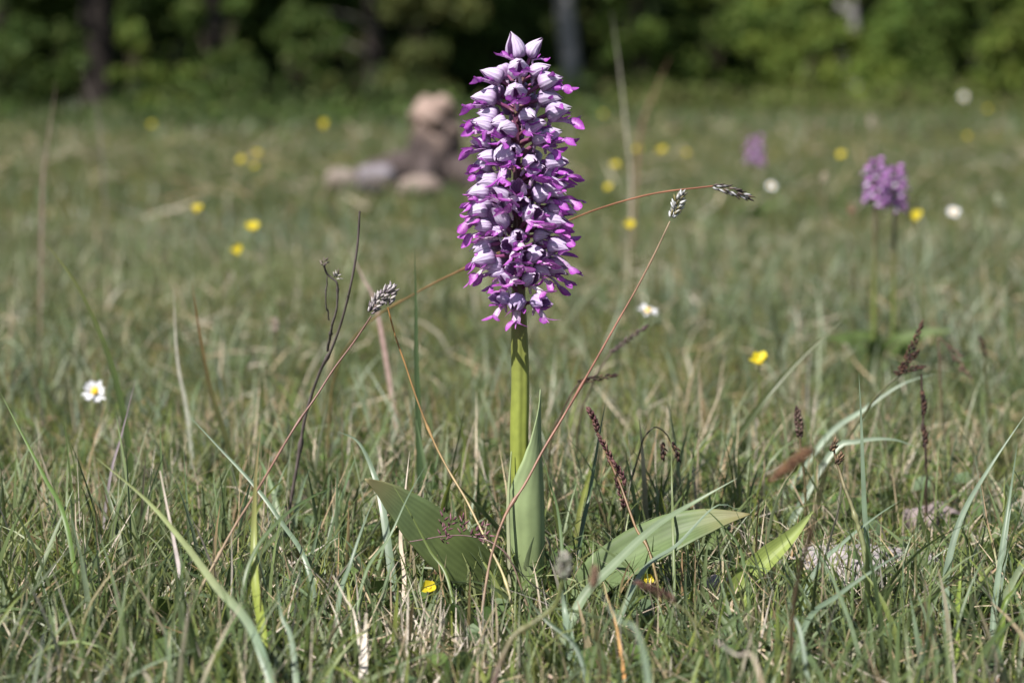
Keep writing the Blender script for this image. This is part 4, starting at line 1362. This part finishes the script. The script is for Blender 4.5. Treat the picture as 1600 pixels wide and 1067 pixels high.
plantain('plantain with a dark knobbly head above the brown blurred one', [(1250, 684, 1.55), (1248, 660, 1.55), (1246, 642, 1.55)], [(1250, 684, 1.55), (1256, 740, 1.55)], (1262, 1.56), .0052, [(.08, .05, .04), (.12, .075, .06), (.05, .032, .03), (.20, .14, .12)], 41, [(.16, .12, .07), (.14, .14, .06)])
plantain('plantain with a soft rust-brown head leaning over the folded leaf', [(1268, 700, .98), (1240, 722, .98), (1212, 744, .98)], [(1268, 700, .98), (1286, 712, .98), (1284, 760, 1.0), (1262, 850, 1.04), (1243, 930, 1.08)], (1222, 1.12), .0046, [(.16, .085, .05), (.20, .11, .06), (.13, .07, .045)], 42,
         [(.17, .10, .07), (.17, .11, .08), (.20, .17, .08)], .0034, .42, 60, (2.2, 3.4, 4.0, 4.2))
plantain('plantain with a round woolly grey head on a green stalk before the orchid stem', [(880, 905, 1.08), (881, 888, 1.08), (882, 872, 1.08)], [(880, 906, 1.08), (868, 945, 1.085), (840, 970, 1.085), (790, 1015, 1.08)], (735, 1.06), .0062, [(.22, .24, .18), (.30, .30, .26), (.18, .16, .13), (.36, .33, .30)], 43,
         [(.19, .22, .08), (.20, .19, .09), (.16, .08, .09), (.15, .06, .09)], .0046, .7, 60, (3.4, 4.0, 4.6, 4.8))
plantain('plantain with a small smooth brown head beside the woolly grey one', [(926, 918, 1.02), (928, 905, 1.02), (930, 890, 1.02)], [(926, 918, 1.02), (930, 960, 1.03), (935, 1010, 1.04)], (938, 1.05), .0040, [(.17, .11, .075), (.20, .13, .09)], 44, [(.2, .15, .09), (.18, .14, .08)], .0030, .4, 40)

# fescue with purple spikelets across the broad olive leaf
root = empty('fescue', G(860, 1.33, 0))
hero_stem(root, [(640, 846, 1.345), (690, 838, 1.345), (730, 836, 1.345), (765, 846, 1.34), (800, 880, 1.335)], (845, 1.33), (.8, 1.0, 1.4, 1.6), [(.22, .12, .14), (.24, .15, .14), (.26, .22, .12)])
for i, (a, b) in enumerate((((690, 838, 1.345), (694, 800, 1.345)), ((696, 832, 1.345), (708, 812, 1.345)), ((695, 850, 1.345), (700, 836, 1.34)), ((722, 836, 1.345), (724, 812, 1.345)), ((735, 838, 1.343), (758, 820, 1.343)), ((742, 842, 1.343), (764, 836, 1.343)))):
    head_part(root, [a, tuple((np.array(a) + np.array(b)) / 2), b], .0016, 7, .0058, .0015, [(.17, .07, .10), (.24, .11, .14), (.12, .05, .07)], .7, 60 + i, 'spikelet')
tag(root, 'fescue with wine-purple spikelets lying across the broad olive leaf', 'grass stalk', 'flowering grass stalks')

HB = hero_blade
HB('long dark green rush leaf arching up beside the daisy', [(62, 368, 1.66), (120, 445, 1.66), (164, 540, 1.66), (188, 620, 1.66), (203, 710, 1.66)], (214, 1.66), 11, [(.16, .17, .06), (.075, .11, .035), (.05, .08, .025)], .2, .4)
HB('slender olive-brown rush curving behind the red-brown stalk', [(300, 440, 1.72), (312, 520, 1.72), (330, 610, 1.72), (355, 690, 1.72)], (390, 1.72), 9, [(.18, .10, .045), (.09, .09, .035), (.06, .08, .028)], .2, .4)
HB('pale grey dry blade standing beside the olive-brown rush', [(272, 452, 1.86), (274, 520, 1.86), (280, 580, 1.86), (292, 640, 1.86)], (304, 1.86), 7, [(.36, .33, .29), (.34, .36, .29)], .5, .3, mat=M_DRY)
HB('stiff dark green upright leaf behind the orange straw stalk', [(648, 386, 1.58), (650, 480, 1.58), (651, 560, 1.58), (654, 650, 1.58)], (660, 1.58), 10, [(.06, .095, .04), (.05, .085, .035)], .2, .4)
HB('pale pink dry grass blade blurred behind the grey heads', [(545, 386, 2.0), (566, 432, 2.0), (590, 490, 2.0)], (628, 2.0), 8, [(.45, .34, .33), (.40, .27, .25), (.36, .3, .24)], .4, .3, mat=M_DRY)
HB('lilac-white dry stalk standing straight in the turf', [(250, 735, 1.25), (262, 795, 1.25), (274, 855, 1.245), (286, 920, 1.24), (296, 985, 1.23)], (300, 1.20), 8.5, [PALE, LILACDRY, (.42, .38, .39)], .3, .3, 'dry_stalk', 'dry stalk', M_DRY, blunt=True)
HB('broad two-toned blade bent from pale tip to blue-green base', [(144, 710, 1.27), (228, 780, 1.25), (288, 848, 1.22), (338, 915, 1.17), (400, 995, 1.12)], (462, 1.07), 14, [(.22, .25, .10), (.24, .28, .12), (.30, .34, .18), (.18, .25, .17), (.17, .24, .17)], .35, .25)
HB('blue-green blade reaching up past the yellow-green reed', [(286, 640, 1.43), (336, 692, 1.42), (398, 758, 1.40), (440, 815, 1.38), (480, 880, 1.35)], (505, 1.33), 8, [GLAUC2, GLAUC, GLAUC], .4, .35)
HB('thick yellow-green reed with a brown withered tip', [(407, 674, 1.27), (400, 740, 1.265), (397, 830, 1.26), (399, 910, 1.24), (410, 985, 1.21)], (420, 1.17), 14, [(.22, .15, .09), (.24, .27, .08), (.23, .28, .045), (.19, .25, .035)], .1, .35, 'reed', 'reed')
HB('dark green blade arching over beside the yellow-green reed', [(540, 755, 1.30), (490, 775, 1.28), (440, 810, 1.265), (400, 860, 1.25), (380, 930, 1.235)], (374, 1.22), 9, [DKGREEN, (.085, .125, .05), (.10, .15, .05)], .5, .4)
HB('tall thin blue-green blade standing over the limestone slab', [(1342, 583, 1.38), (1346, 660, 1.38), (1349, 740, 1.375), (1353, 820, 1.37)], (1368, 1.35), 9, [GLAUC2, GLAUC, GLAUC], .5, .4)
HB('long blue-green blade sweeping out over the green shoots', [(1602, 648, 1.36), (1548, 728, 1.35), (1506, 800, 1.33), (1484, 870, 1.31), (1478, 930, 1.28)], (1486, 1.24), 11, [GLAUC2, GLAUC2, GLAUC], .4, .35)
HB('straight grey-green blade beside the sweeping blue-green one', [(1590, 690, 1.34), (1576, 790, 1.33), (1564, 870, 1.31), (1554, 950, 1.28)], (1546, 1.25), 9, [GLAUC, GLAUC2, GLAUC], .4, .35)
HB('dark olive rush slanting past the small buttercup', [(1325, 492, 1.78), (1250, 562, 1.77), (1195, 625, 1.76), (1150, 690, 1.76)], (1100, 1.75), 11, [(.09, .10, .036), (.07, .09, .032), (.055, .08, .028)], .2, .4)
HB('pale grey-green blade arched low behind the brown plantain', [(1432, 698, 1.60), (1392, 686, 1.60), (1340, 690, 1.60), (1296, 712, 1.60)], (1210, 1.58), 12, [GLAUC2, (.25, .31, .22), GLAUC], .2, .3)
HB('long pale blade bowed beneath the crossed brown spikes', [(1462, 584, 1.74), (1410, 600, 1.74), (1350, 640, 1.74), (1290, 685, 1.73)], (1200, 1.7), 10, [GLAUC2, (.24, .30, .22), GLAUC], .3, .3)
HB('wide silvery blade lying over the arching pale orchid leaf', [(1152, 747, 1.31), (1090, 782, 1.31), (1025, 822, 1.30), (960, 882, 1.285), (905, 945, 1.27)], (862, 1.24), 17, [(.17, .225, .13), (.18, .235, .14), (.15, .20, .11)], .5, .3)
HB('second silvery blade crossing below the wide silvery one', [(1160, 800, 1.33), (1120, 790, 1.33), (1060, 850, 1.32), (1000, 900, 1.30)], (940, 1.27), 12, [GLAUC, GLAUC2, GLAUC], .9, .3)
HB('grey-green blade crossing the bottom turf below the limestone slab', [(1422, 856, 1.26), (1372, 886, 1.25), (1310, 930, 1.24), (1260, 975, 1.22)], (1225, 1.18), 10, [GLAUC2, GLAUC, (.12, .17, .09)], .5, .4)
HB('blue-green blade rising towards the thin upright blade over the slab', [(1405, 783, 1.36), (1370, 806, 1.355), (1320, 846, 1.345), (1270, 900, 1.33)], (1235, 1.29), 9, [GLAUC, GLAUC2, GLAUC], .5, .4)
HB('narrow yellow-green leaf folded lengthwise beside the limestone slab', [(1272, 797, 1.37), (1238, 838, 1.37), (1196, 878, 1.365), (1165, 915, 1.355)], (1140, 1.345), 42, [(.22, .27, .10), (.26, .32, .09), (.22, .28, .07), (.17, .23, .06)], .35, .75, 'orchid_leaf', 'leaf', M_LEAF)
HB('bright green blurred blade leaning in from beyond the grass edge', [(0, 612, 1.40), (36, 680, 1.38), (70, 745, 1.36), (105, 820, 1.33)], (135, 1.30), 9, [(.12, .18, .05), (.11, .18, .045), (.10, .16, .04)], .5, .35)
HB('purple-grey thin stalk between the daisy and the two-toned blade', [(212, 592, 1.52), (190, 680, 1.52), (172, 750, 1.51)], (150, 1.49), 5.5, [(.20, .16, .18), (.21, .18, .19), (.18, .17, .15)], .3, .5, 'dry_stalk', 'dry stalk', M_DRY)
HB('papery white broken stalk stuck upright in the bottom turf', [(572, 957, 1.20), (571, 985, 1.20), (569, 1015, 1.19)], (567, 1.15), 15, [PALE, (.62, .56, .50), (.5, .43, .36)], .15, .3, 'dry_stalk', 'dry stalk', M_DRY, blunt=True)
HB('thin white dry stalk leaning on the papery broken one', [(520, 898, 1.22), (540, 935, 1.215), (556, 970, 1.21)], (572, 1.18), 5, [PALE, (.6, .54, .48)], .2, .3, 'dry_stalk', 'dry stalk', M_DRY, blunt=True)
HB('crooked pale dry stalk beside the yellow vetch flower', [(640, 705, 1.42), (634, 760, 1.41), (626, 840, 1.40), (632, 900, 1.38)], (628, 1.34), 7, [(.5, .44, .36), (.46, .38, .30), (.5, .43, .36)], .3, .3, 'dry_stalk', 'dry stalk', M_DRY)
HB('orange dry stalk bending through the turf under the small brown head', [(938, 905, 1.17), (955, 950, 1.165), (968, 1005, 1.15)], (992, 1.10), 5.5, [(.40, .28, .14), (.42, .23, .09), (.40, .17, .06)], .3, .5, 'dry_stalk', 'dry stalk', M_DRY)
HB('broad grey-green blade blurred close to the lens under the brown heads', [(938, 925, .98), (965, 968, .97), (1005, 1015, .96)], (1050, .93), 13, [GLAUC, GLAUC2, GLAUC2], .3, .25)
HB('wide upright grey-green blade in front of the orchid foot', [(876, 905, 1.24), (882, 950, 1.24), (890, 1000, 1.22)], (905, 1.17), 19, [GLAUC2, GLAUC, GLAUC], .2, .25)
HB('dark blue-green blade leaning across the turf before the orchid foot', [(800, 905, 1.19), (850, 965, 1.18), (905, 1020, 1.16)], (935, 1.12), 9, [DKGREEN, (.09, .13, .09), (.08, .12, .08)], .4, .4)
HB('pale blue-green upright blade tipped with a red bud', [(1228, 925, 1.12), (1240, 960, 1.12), (1255, 1010, 1.11)], (1278, 1.08), 9, [(.25, .30, .25), GLAUC2, GLAUC2], .3, .35)
HB('straw-coloured broken stem lying blurred in the bottom turf', [(1118, 1000, 1.0), (1150, 1022, 1.0), (1185, 1045, .99)], (1235, .97), 11, [(.45, .42, .40), (.38, .27, .13), (.34, .24, .12)], .3, .6, 'dry_stalk', 'dry stalk', M_DRY, blunt=True)
HB('stout bright green shoot leaning at the turf edge', [(1604, 892, 1.24), (1585, 922, 1.24), (1568, 955, 1.235)], (1558, 1.225), 13, [(.17, .24, .05), (.14, .21, .035), (.12, .18, .03)], .4, .6)
HB('upright green shoot between the sweeping blade and the slab', [(1502, 860, 1.30), (1500, 910, 1.29), (1496, 960, 1.27)], (1494, 1.22), 10, [(.2, .26, .05), (.17, .24, .04)], .4, .5)
HB('grey-green wide blade in the turf beside the yellow-green reed', [(432, 900, 1.16), (440, 960, 1.155), (458, 1010, 1.14)], (472, 1.09), 12, [GLAUC, GLAUC2, GLAUC], .4, .3)
HB('curved blue-green leaf behind the broad olive orchid leaf', [(528, 674, 1.47), (560, 690, 1.46), (585, 740, 1.45), (600, 800, 1.43)], (622, 1.40), 14, [GLAUC, GLAUC2, GLAUC], .5, .35)
HB('upright glaucous blade in front of the broad olive leaf', [(588, 770, 1.29), (568, 820, 1.29), (548, 880, 1.28), (530, 940, 1.26)], (520, 1.22), 9, [GLAUC2, GLAUC, (.12, .17, .08)], .4, .35)
HB('green blade crossing the broad olive leaf from tip to foot', [(606, 745, 1.34), (640, 800, 1.335), (672, 860, 1.33), (700, 905, 1.32)], (724, 1.29), 5, [(.15, .19, .06), (.12, .17, .05)], .4, .4)
HB('thin green blade leaning the other way across the broad olive leaf', [(668, 722, 1.33), (638, 775, 1.33), (608, 840, 1.32), (570, 900, 1.30)], (540, 1.26), 6, [GLAUC, (.14, .19, .07)], .4, .4)
HB('thin green blade standing against the clasping sheath', [(842, 690, 1.34), (858, 750, 1.34), (875, 820, 1.335)], (890, 1.30), 6, [(.10, .15, .06), (.12, .17, .08)], .4, .4)
HB('dark green narrow blade rising beside the knotted sedge', [(948, 620, 1.46), (935, 690, 1.455), (922, 770, 1.45), (908, 840, 1.43)], (898, 1.41), 8, [(.10, .15, .09), (.08, .13, .06), (.07, .11, .05)], .5, .4)
HB('fine green blade bowed in front of the pale arching leaf', [(1048, 660, 1.40), (1050, 760, 1.39), (1052, 840, 1.36)], (1056, 1.33), 5, [(.17, .2, .09), (.15, .2, .08)], .4, .4)
HB('green blade bent over the shaded end of the arching leaf', [(1095, 788, 1.34), (1130, 822, 1.34), (1160, 868, 1.335)], (1178, 1.32), 7, [(.12, .17, .07), (.10, .15, .06)], .6, .4)
HB('tall pale dry stalk blurred against the wood behind the nodding head', [(955, 15, 3.2), (968, 110, 3.2), (980, 220, 3.2), (986, 300, 3.2)], (978, 3.2), 4.2, [(.30, .28, .24), (.34, .31, .26), (.32, .29, .2)], .3, .5, 'dry_stalk', 'dry stalk', M_DRY)
HB('rusty dry stalk leaning against the dark hollow of the wood', [(1048, 85, 4.2), (1020, 150, 4.2), (1000, 215, 4.2)], (985, 4.2), 5, [(.18, .10, .07), (.20, .12, .09), (.2, .15, .1)], .3, .5, 'dry_stalk', 'dry stalk', M_DRY)
HB('pinkish dry stalk with a ragged tip before the dark end of the wood', [(88, 126, 2.7), (80, 185, 2.7), (70, 250, 2.7), (66, 310, 2.7)], (62, 2.7), 4.6, [(.24, .17, .155), (.25, .18, .165), (.19, .16, .11)], .3, .5, 'dry_stalk', 'dry stalk', M_DRY)
HB('faint grey dry stalk leaning in front of the thick dark trunk', [(124, 92, 3.8), (138, 140, 3.8), (155, 195, 3.8)], (172, 3.8), 4, [(.15, .13, .12), (.16, .14, .125), (.13, .13, .08)], .3, .5, 'dry_stalk', 'dry stalk', M_DRY)


# bleached tuft
def dry_tuft():
    b = G(662, 1.24, 0)
    g = np.random.default_rng(77)
    n = 190
    x = g.normal(0, .028, n); y = g.normal(0, .020, n)
    c = mixcol(g, n, [(.55, .48, .40), (.46, .38, .28), (.62, .55, .47)], .2)
    V, F, C = blades(n, b.x + x, b.y + y, g.uniform(.02, .062, n), g.uniform(.0008, .0018, n), g.uniform(0, 6.28, n), np.abs(g.normal(.2, .5, n)), g.normal(.2, .4, n), c * .9, c, 4, False, 78)
    o = obj('dry_grass_tuft', mesh_np('dry_grass_tuft', V - np.array(b), F, C, M_DRY), None, b)
    tag(o, 'bleached tuft of dry grass stems below the yellow vetch flower', 'grass tuft')


dry_tuft()

# ================================================================ FLOWERS OF THE MEADOW
def petal_mesh(name, ln, wd, col, tipcol, cup=.2, notch=False):
    mb = MB()
    c = [(0, 0, 0), (ln * .5, 0, ln * cup * .35), (ln, 0, ln * cup)]
    ribbon(mb, c, [wd * .35, wd * .8, wd, wd * .95, wd * (.55 if notch else .25)], [col, tipcol], 8, (0, 0, 1), 0, .15, 4)
    return mb.mesh(name, M_PETAL)


YEL = (.58, .47, .018)
PET_BUTTER = petal_mesh('petal', .0092, .0092, YEL, (.62, .52, .03), .45)
PET_DAISY = petal_mesh('petal', .0112, .0042, (.74, .74, .78), (.80, .80, .85), .08)


def lump_mesh(name, r, col, seed, flat=.6, mat=None):
    mb = MB()
    lumpy(mb, (0, 0, 0), (2 * r, 2 * r, 2 * r * flat), col, seed, (12, 8), .15, False)
    return mb.mesh(name, mat or M_SEED)


CEN_BUTTER = lump_mesh('centre', .0026, (.55, .42, .03), 1)
CEN_DAISY = lump_mesh('centre', .0036, (.72, .45, .03), 2, .7)
CEN_SEED = lump_mesh('seed_ball', .0085, (.42, .38, .31), 3, .95)


def flower_plant(name, label, cat, px, py, Y, petal, npet, centre, scale, tilt, az, group, stemcol=(.14, .17, .05)):
    b = G(px + random.uniform(-6, 6), Y, 0.0)
    top = P(px, py, Y)
    root = empty(name, b)
    d = np.array(top - b)
    mb = MB()
    tube(mb, [(0, 0, -.004), (d[0] * .3 + random.uniform(-.004, .004), 0, d[2] * .5), tuple(d)], [.0009 * max(1, scale), .0008 * max(1, scale), .0007], stemcol, 6, 12)
    obj('stem', mb.mesh('stem', M_BLADE), root)
    rot = Matrix.Rotation(az, 4, 'Z') @ Matrix.Rotation(tilt, 4, 'Y')
    for k in range(npet):
        o = obj('petal', petal, root, d)
        o.rotation_euler = (rot @ Matrix.Rotation(k * 2 * math.pi / npet + random.uniform(-.08, .08), 4, 'Z') @ Matrix.Rotation(random.uniform(-.45, .2), 4, 'Y')).to_euler()
        ps = scale * random.uniform(.82, 1.12)
        o.scale = (ps, scale * random.uniform(.85, 1.1), scale)
    o = obj('centre', centre, root, d + np.array(rot.to_3x3() @ Vector((0, 0, .0012 * scale))))
    o.rotation_euler = rot.to_euler(); o.scale = (scale,) * 3
    tag(root, label, cat, group)
    return root


CAMF = R(-90)
BUT = 'buttercups scattered over the meadow'
buttercups = [
    (506, 195, 5.6, 1.30, 'lone orange-yellow buttercup standing high before the dark wood'),
    (237, 196, 7.0, 1.15, 'pale buttercup half hidden in grass below the small sapling'),
    (378, 250, 4.6, 1.0, 'buttercup in the cluster of three, on the shaded side'),
    (402, 240, 4.8, 1.0, 'tallest buttercup of the cluster of three'),
    (398, 262, 4.5, .95, 'lowest buttercup of the cluster of three'),
    (309, 328, 3.1, 1.0, 'buttercup seen edge-on between the cluster and the low pair'),
    (394, 357, 2.9, 1.15, 'brightest wide open buttercup of the low pair'),
    (371, 390, 2.75, .85, 'dimmer buttercup of the low pair sunk in grass'),
    (996, 235, 4.6, 1.0, 'buttercup beside the tall pale dry stalk, nearer to it of two'),
    (1034, 237, 4.5, 1.15, 'brighter buttercup of the two beside the pale dry stalk'),
    (960, 260, 4.2, 1.25, 'large buttercup between the orchid spike and the pale dry stalk'),
    (950, 294, 3.7, .85, 'dull buttercup below the large one near the orchid spike'),
    (984, 352, 2.9, .9, 'buttercup at the foot of the tall pale dry stalk'),
    (942, 180, 8.0, 1.15, 'faint buttercup below the slim grey trunk'),
    (1315, 243, 4.7, 1.1, 'buttercup beside the pink-purple orchid pair'),
    (1432, 338, 3.0, 1.0, 'buttercup below the pink-purple orchid pair'),
    (1186, 566, 1.82, 1.0, 'small sharp yellow buttercup by the dark olive rush'),
    (1543, 172, 8.5, 1.25, 'pale buttercup in front of the tall bright bush'),
    (1510, 214, 6.2, .95, 'pale yellow buttercup in the far grass below the bright bush'),
    (1072, 240, 5.4, .85, 'faded buttercup between the bright pair and the tiny lilac orchid'),
]
for i, (px, py, Y, s, lab) in enumerate(buttercups):
    flower_plant('buttercup', lab, 'buttercup', px, py, Y, PET_BUTTER, 5, CEN_BUTTER, s, R(random.uniform(25, 60)), CAMF + random.uniform(-.5, .5), BUT)
# yellow vetch half hidden at the foot of the orchid
flower_plant('vetch', 'yellow vetch flower half hidden under the broad olive leaf', 'flower', 671, 918, 1.345, PET_BUTTER, 5, CEN_BUTTER, .55, R(62), CAMF, None)
flower_plant('vetch', 'yellow flower peeping out under the pale arching leaf', 'flower', 1012, 905, 1.365, PET_BUTTER, 5, CEN_BUTTER, .45, R(62), CAMF, None)

DAI = 'daisies in the meadow'
for px, py, Y, s, tl, lab in ((148, 612, 1.86, 1.0, 62, 'white daisy with a yellow centre beside the arching rush leaf'),
                              (1012, 487, 2.15, 1.0, 20, 'white daisy seen from the side behind the red stalk'),
                              (1490, 332, 3.1, .85, 50, 'small white daisy in the grass below the orchid pair'),
                              (1205, 291, 3.6, .8, 50, 'tiny white daisy near the dark nodding grass head'),
                              (1506, 152, 9.5, 1.7, 45, 'far white daisy before the tall bright bush')):
    flower_plant('daisy', lab, 'daisy', px, py, Y, PET_DAISY, 14, CEN_DAISY, s, R(tl), CAMF + random.uniform(-.2, .2), DAI)


def seed_ball(label, px, py, Y, s, col, seed):
    b = G(px, Y, 0.0); d = np.array(P(px, py, Y) - b)
    root = empty('seed_stalk', b)
    mb = MB(); tube(mb, [(0, 0, -.004), (d[0] * .4, 0, d[2] * .5), tuple(d)], [.001, .0009, .0008], (.2, .17, .1), 6, 10)
    obj('stem', mb.mesh('stem', M_BLADE), root)
    mb = MB()
    seed_head(mb, [d - np.array([0, 0, .004 * s]), d, d + np.array([0, 0, .010 * s])], .006 * s, 26, .006 * s, .0028 * s, [np.array(col), np.array(col) * .7, np.array(col) * 1.2], .7, random.Random(seed))
    obj('seed_head', mb.mesh('seed_head', M_SEED), root)
    tag(root, label, 'seed head', 'faded flower heads in the meadow')


seed_ball('cream faded flower head between the nodding grass and the orchid pair', 1288, 284, 3.5, 1.0, (.45, .38, .30), 1)
seed_ball('pale pink faded flower head above the orchid pair', 1360, 194, 6.0, 1.4, (.52, .42, .36), 2)
seed_ball('beige faded flower head in the far grass near the tiny orchid', 1280, 196, 6.6, 1.3, (.40, .30, .25), 3)
seed_ball('white and brown clover head behind the dead herb stalk', 430, 515, 2.15, .9, (.40, .33, .28), 4)
seed_ball('greenish white faded head beyond the small daisy', 1560, 318, 3.4, 1.1, (.38, .40, .28), 5)
seed_ball('reddish faded clover head below the cream one', 1330, 332, 3.0, .8, (.30, .17, .13), 6)
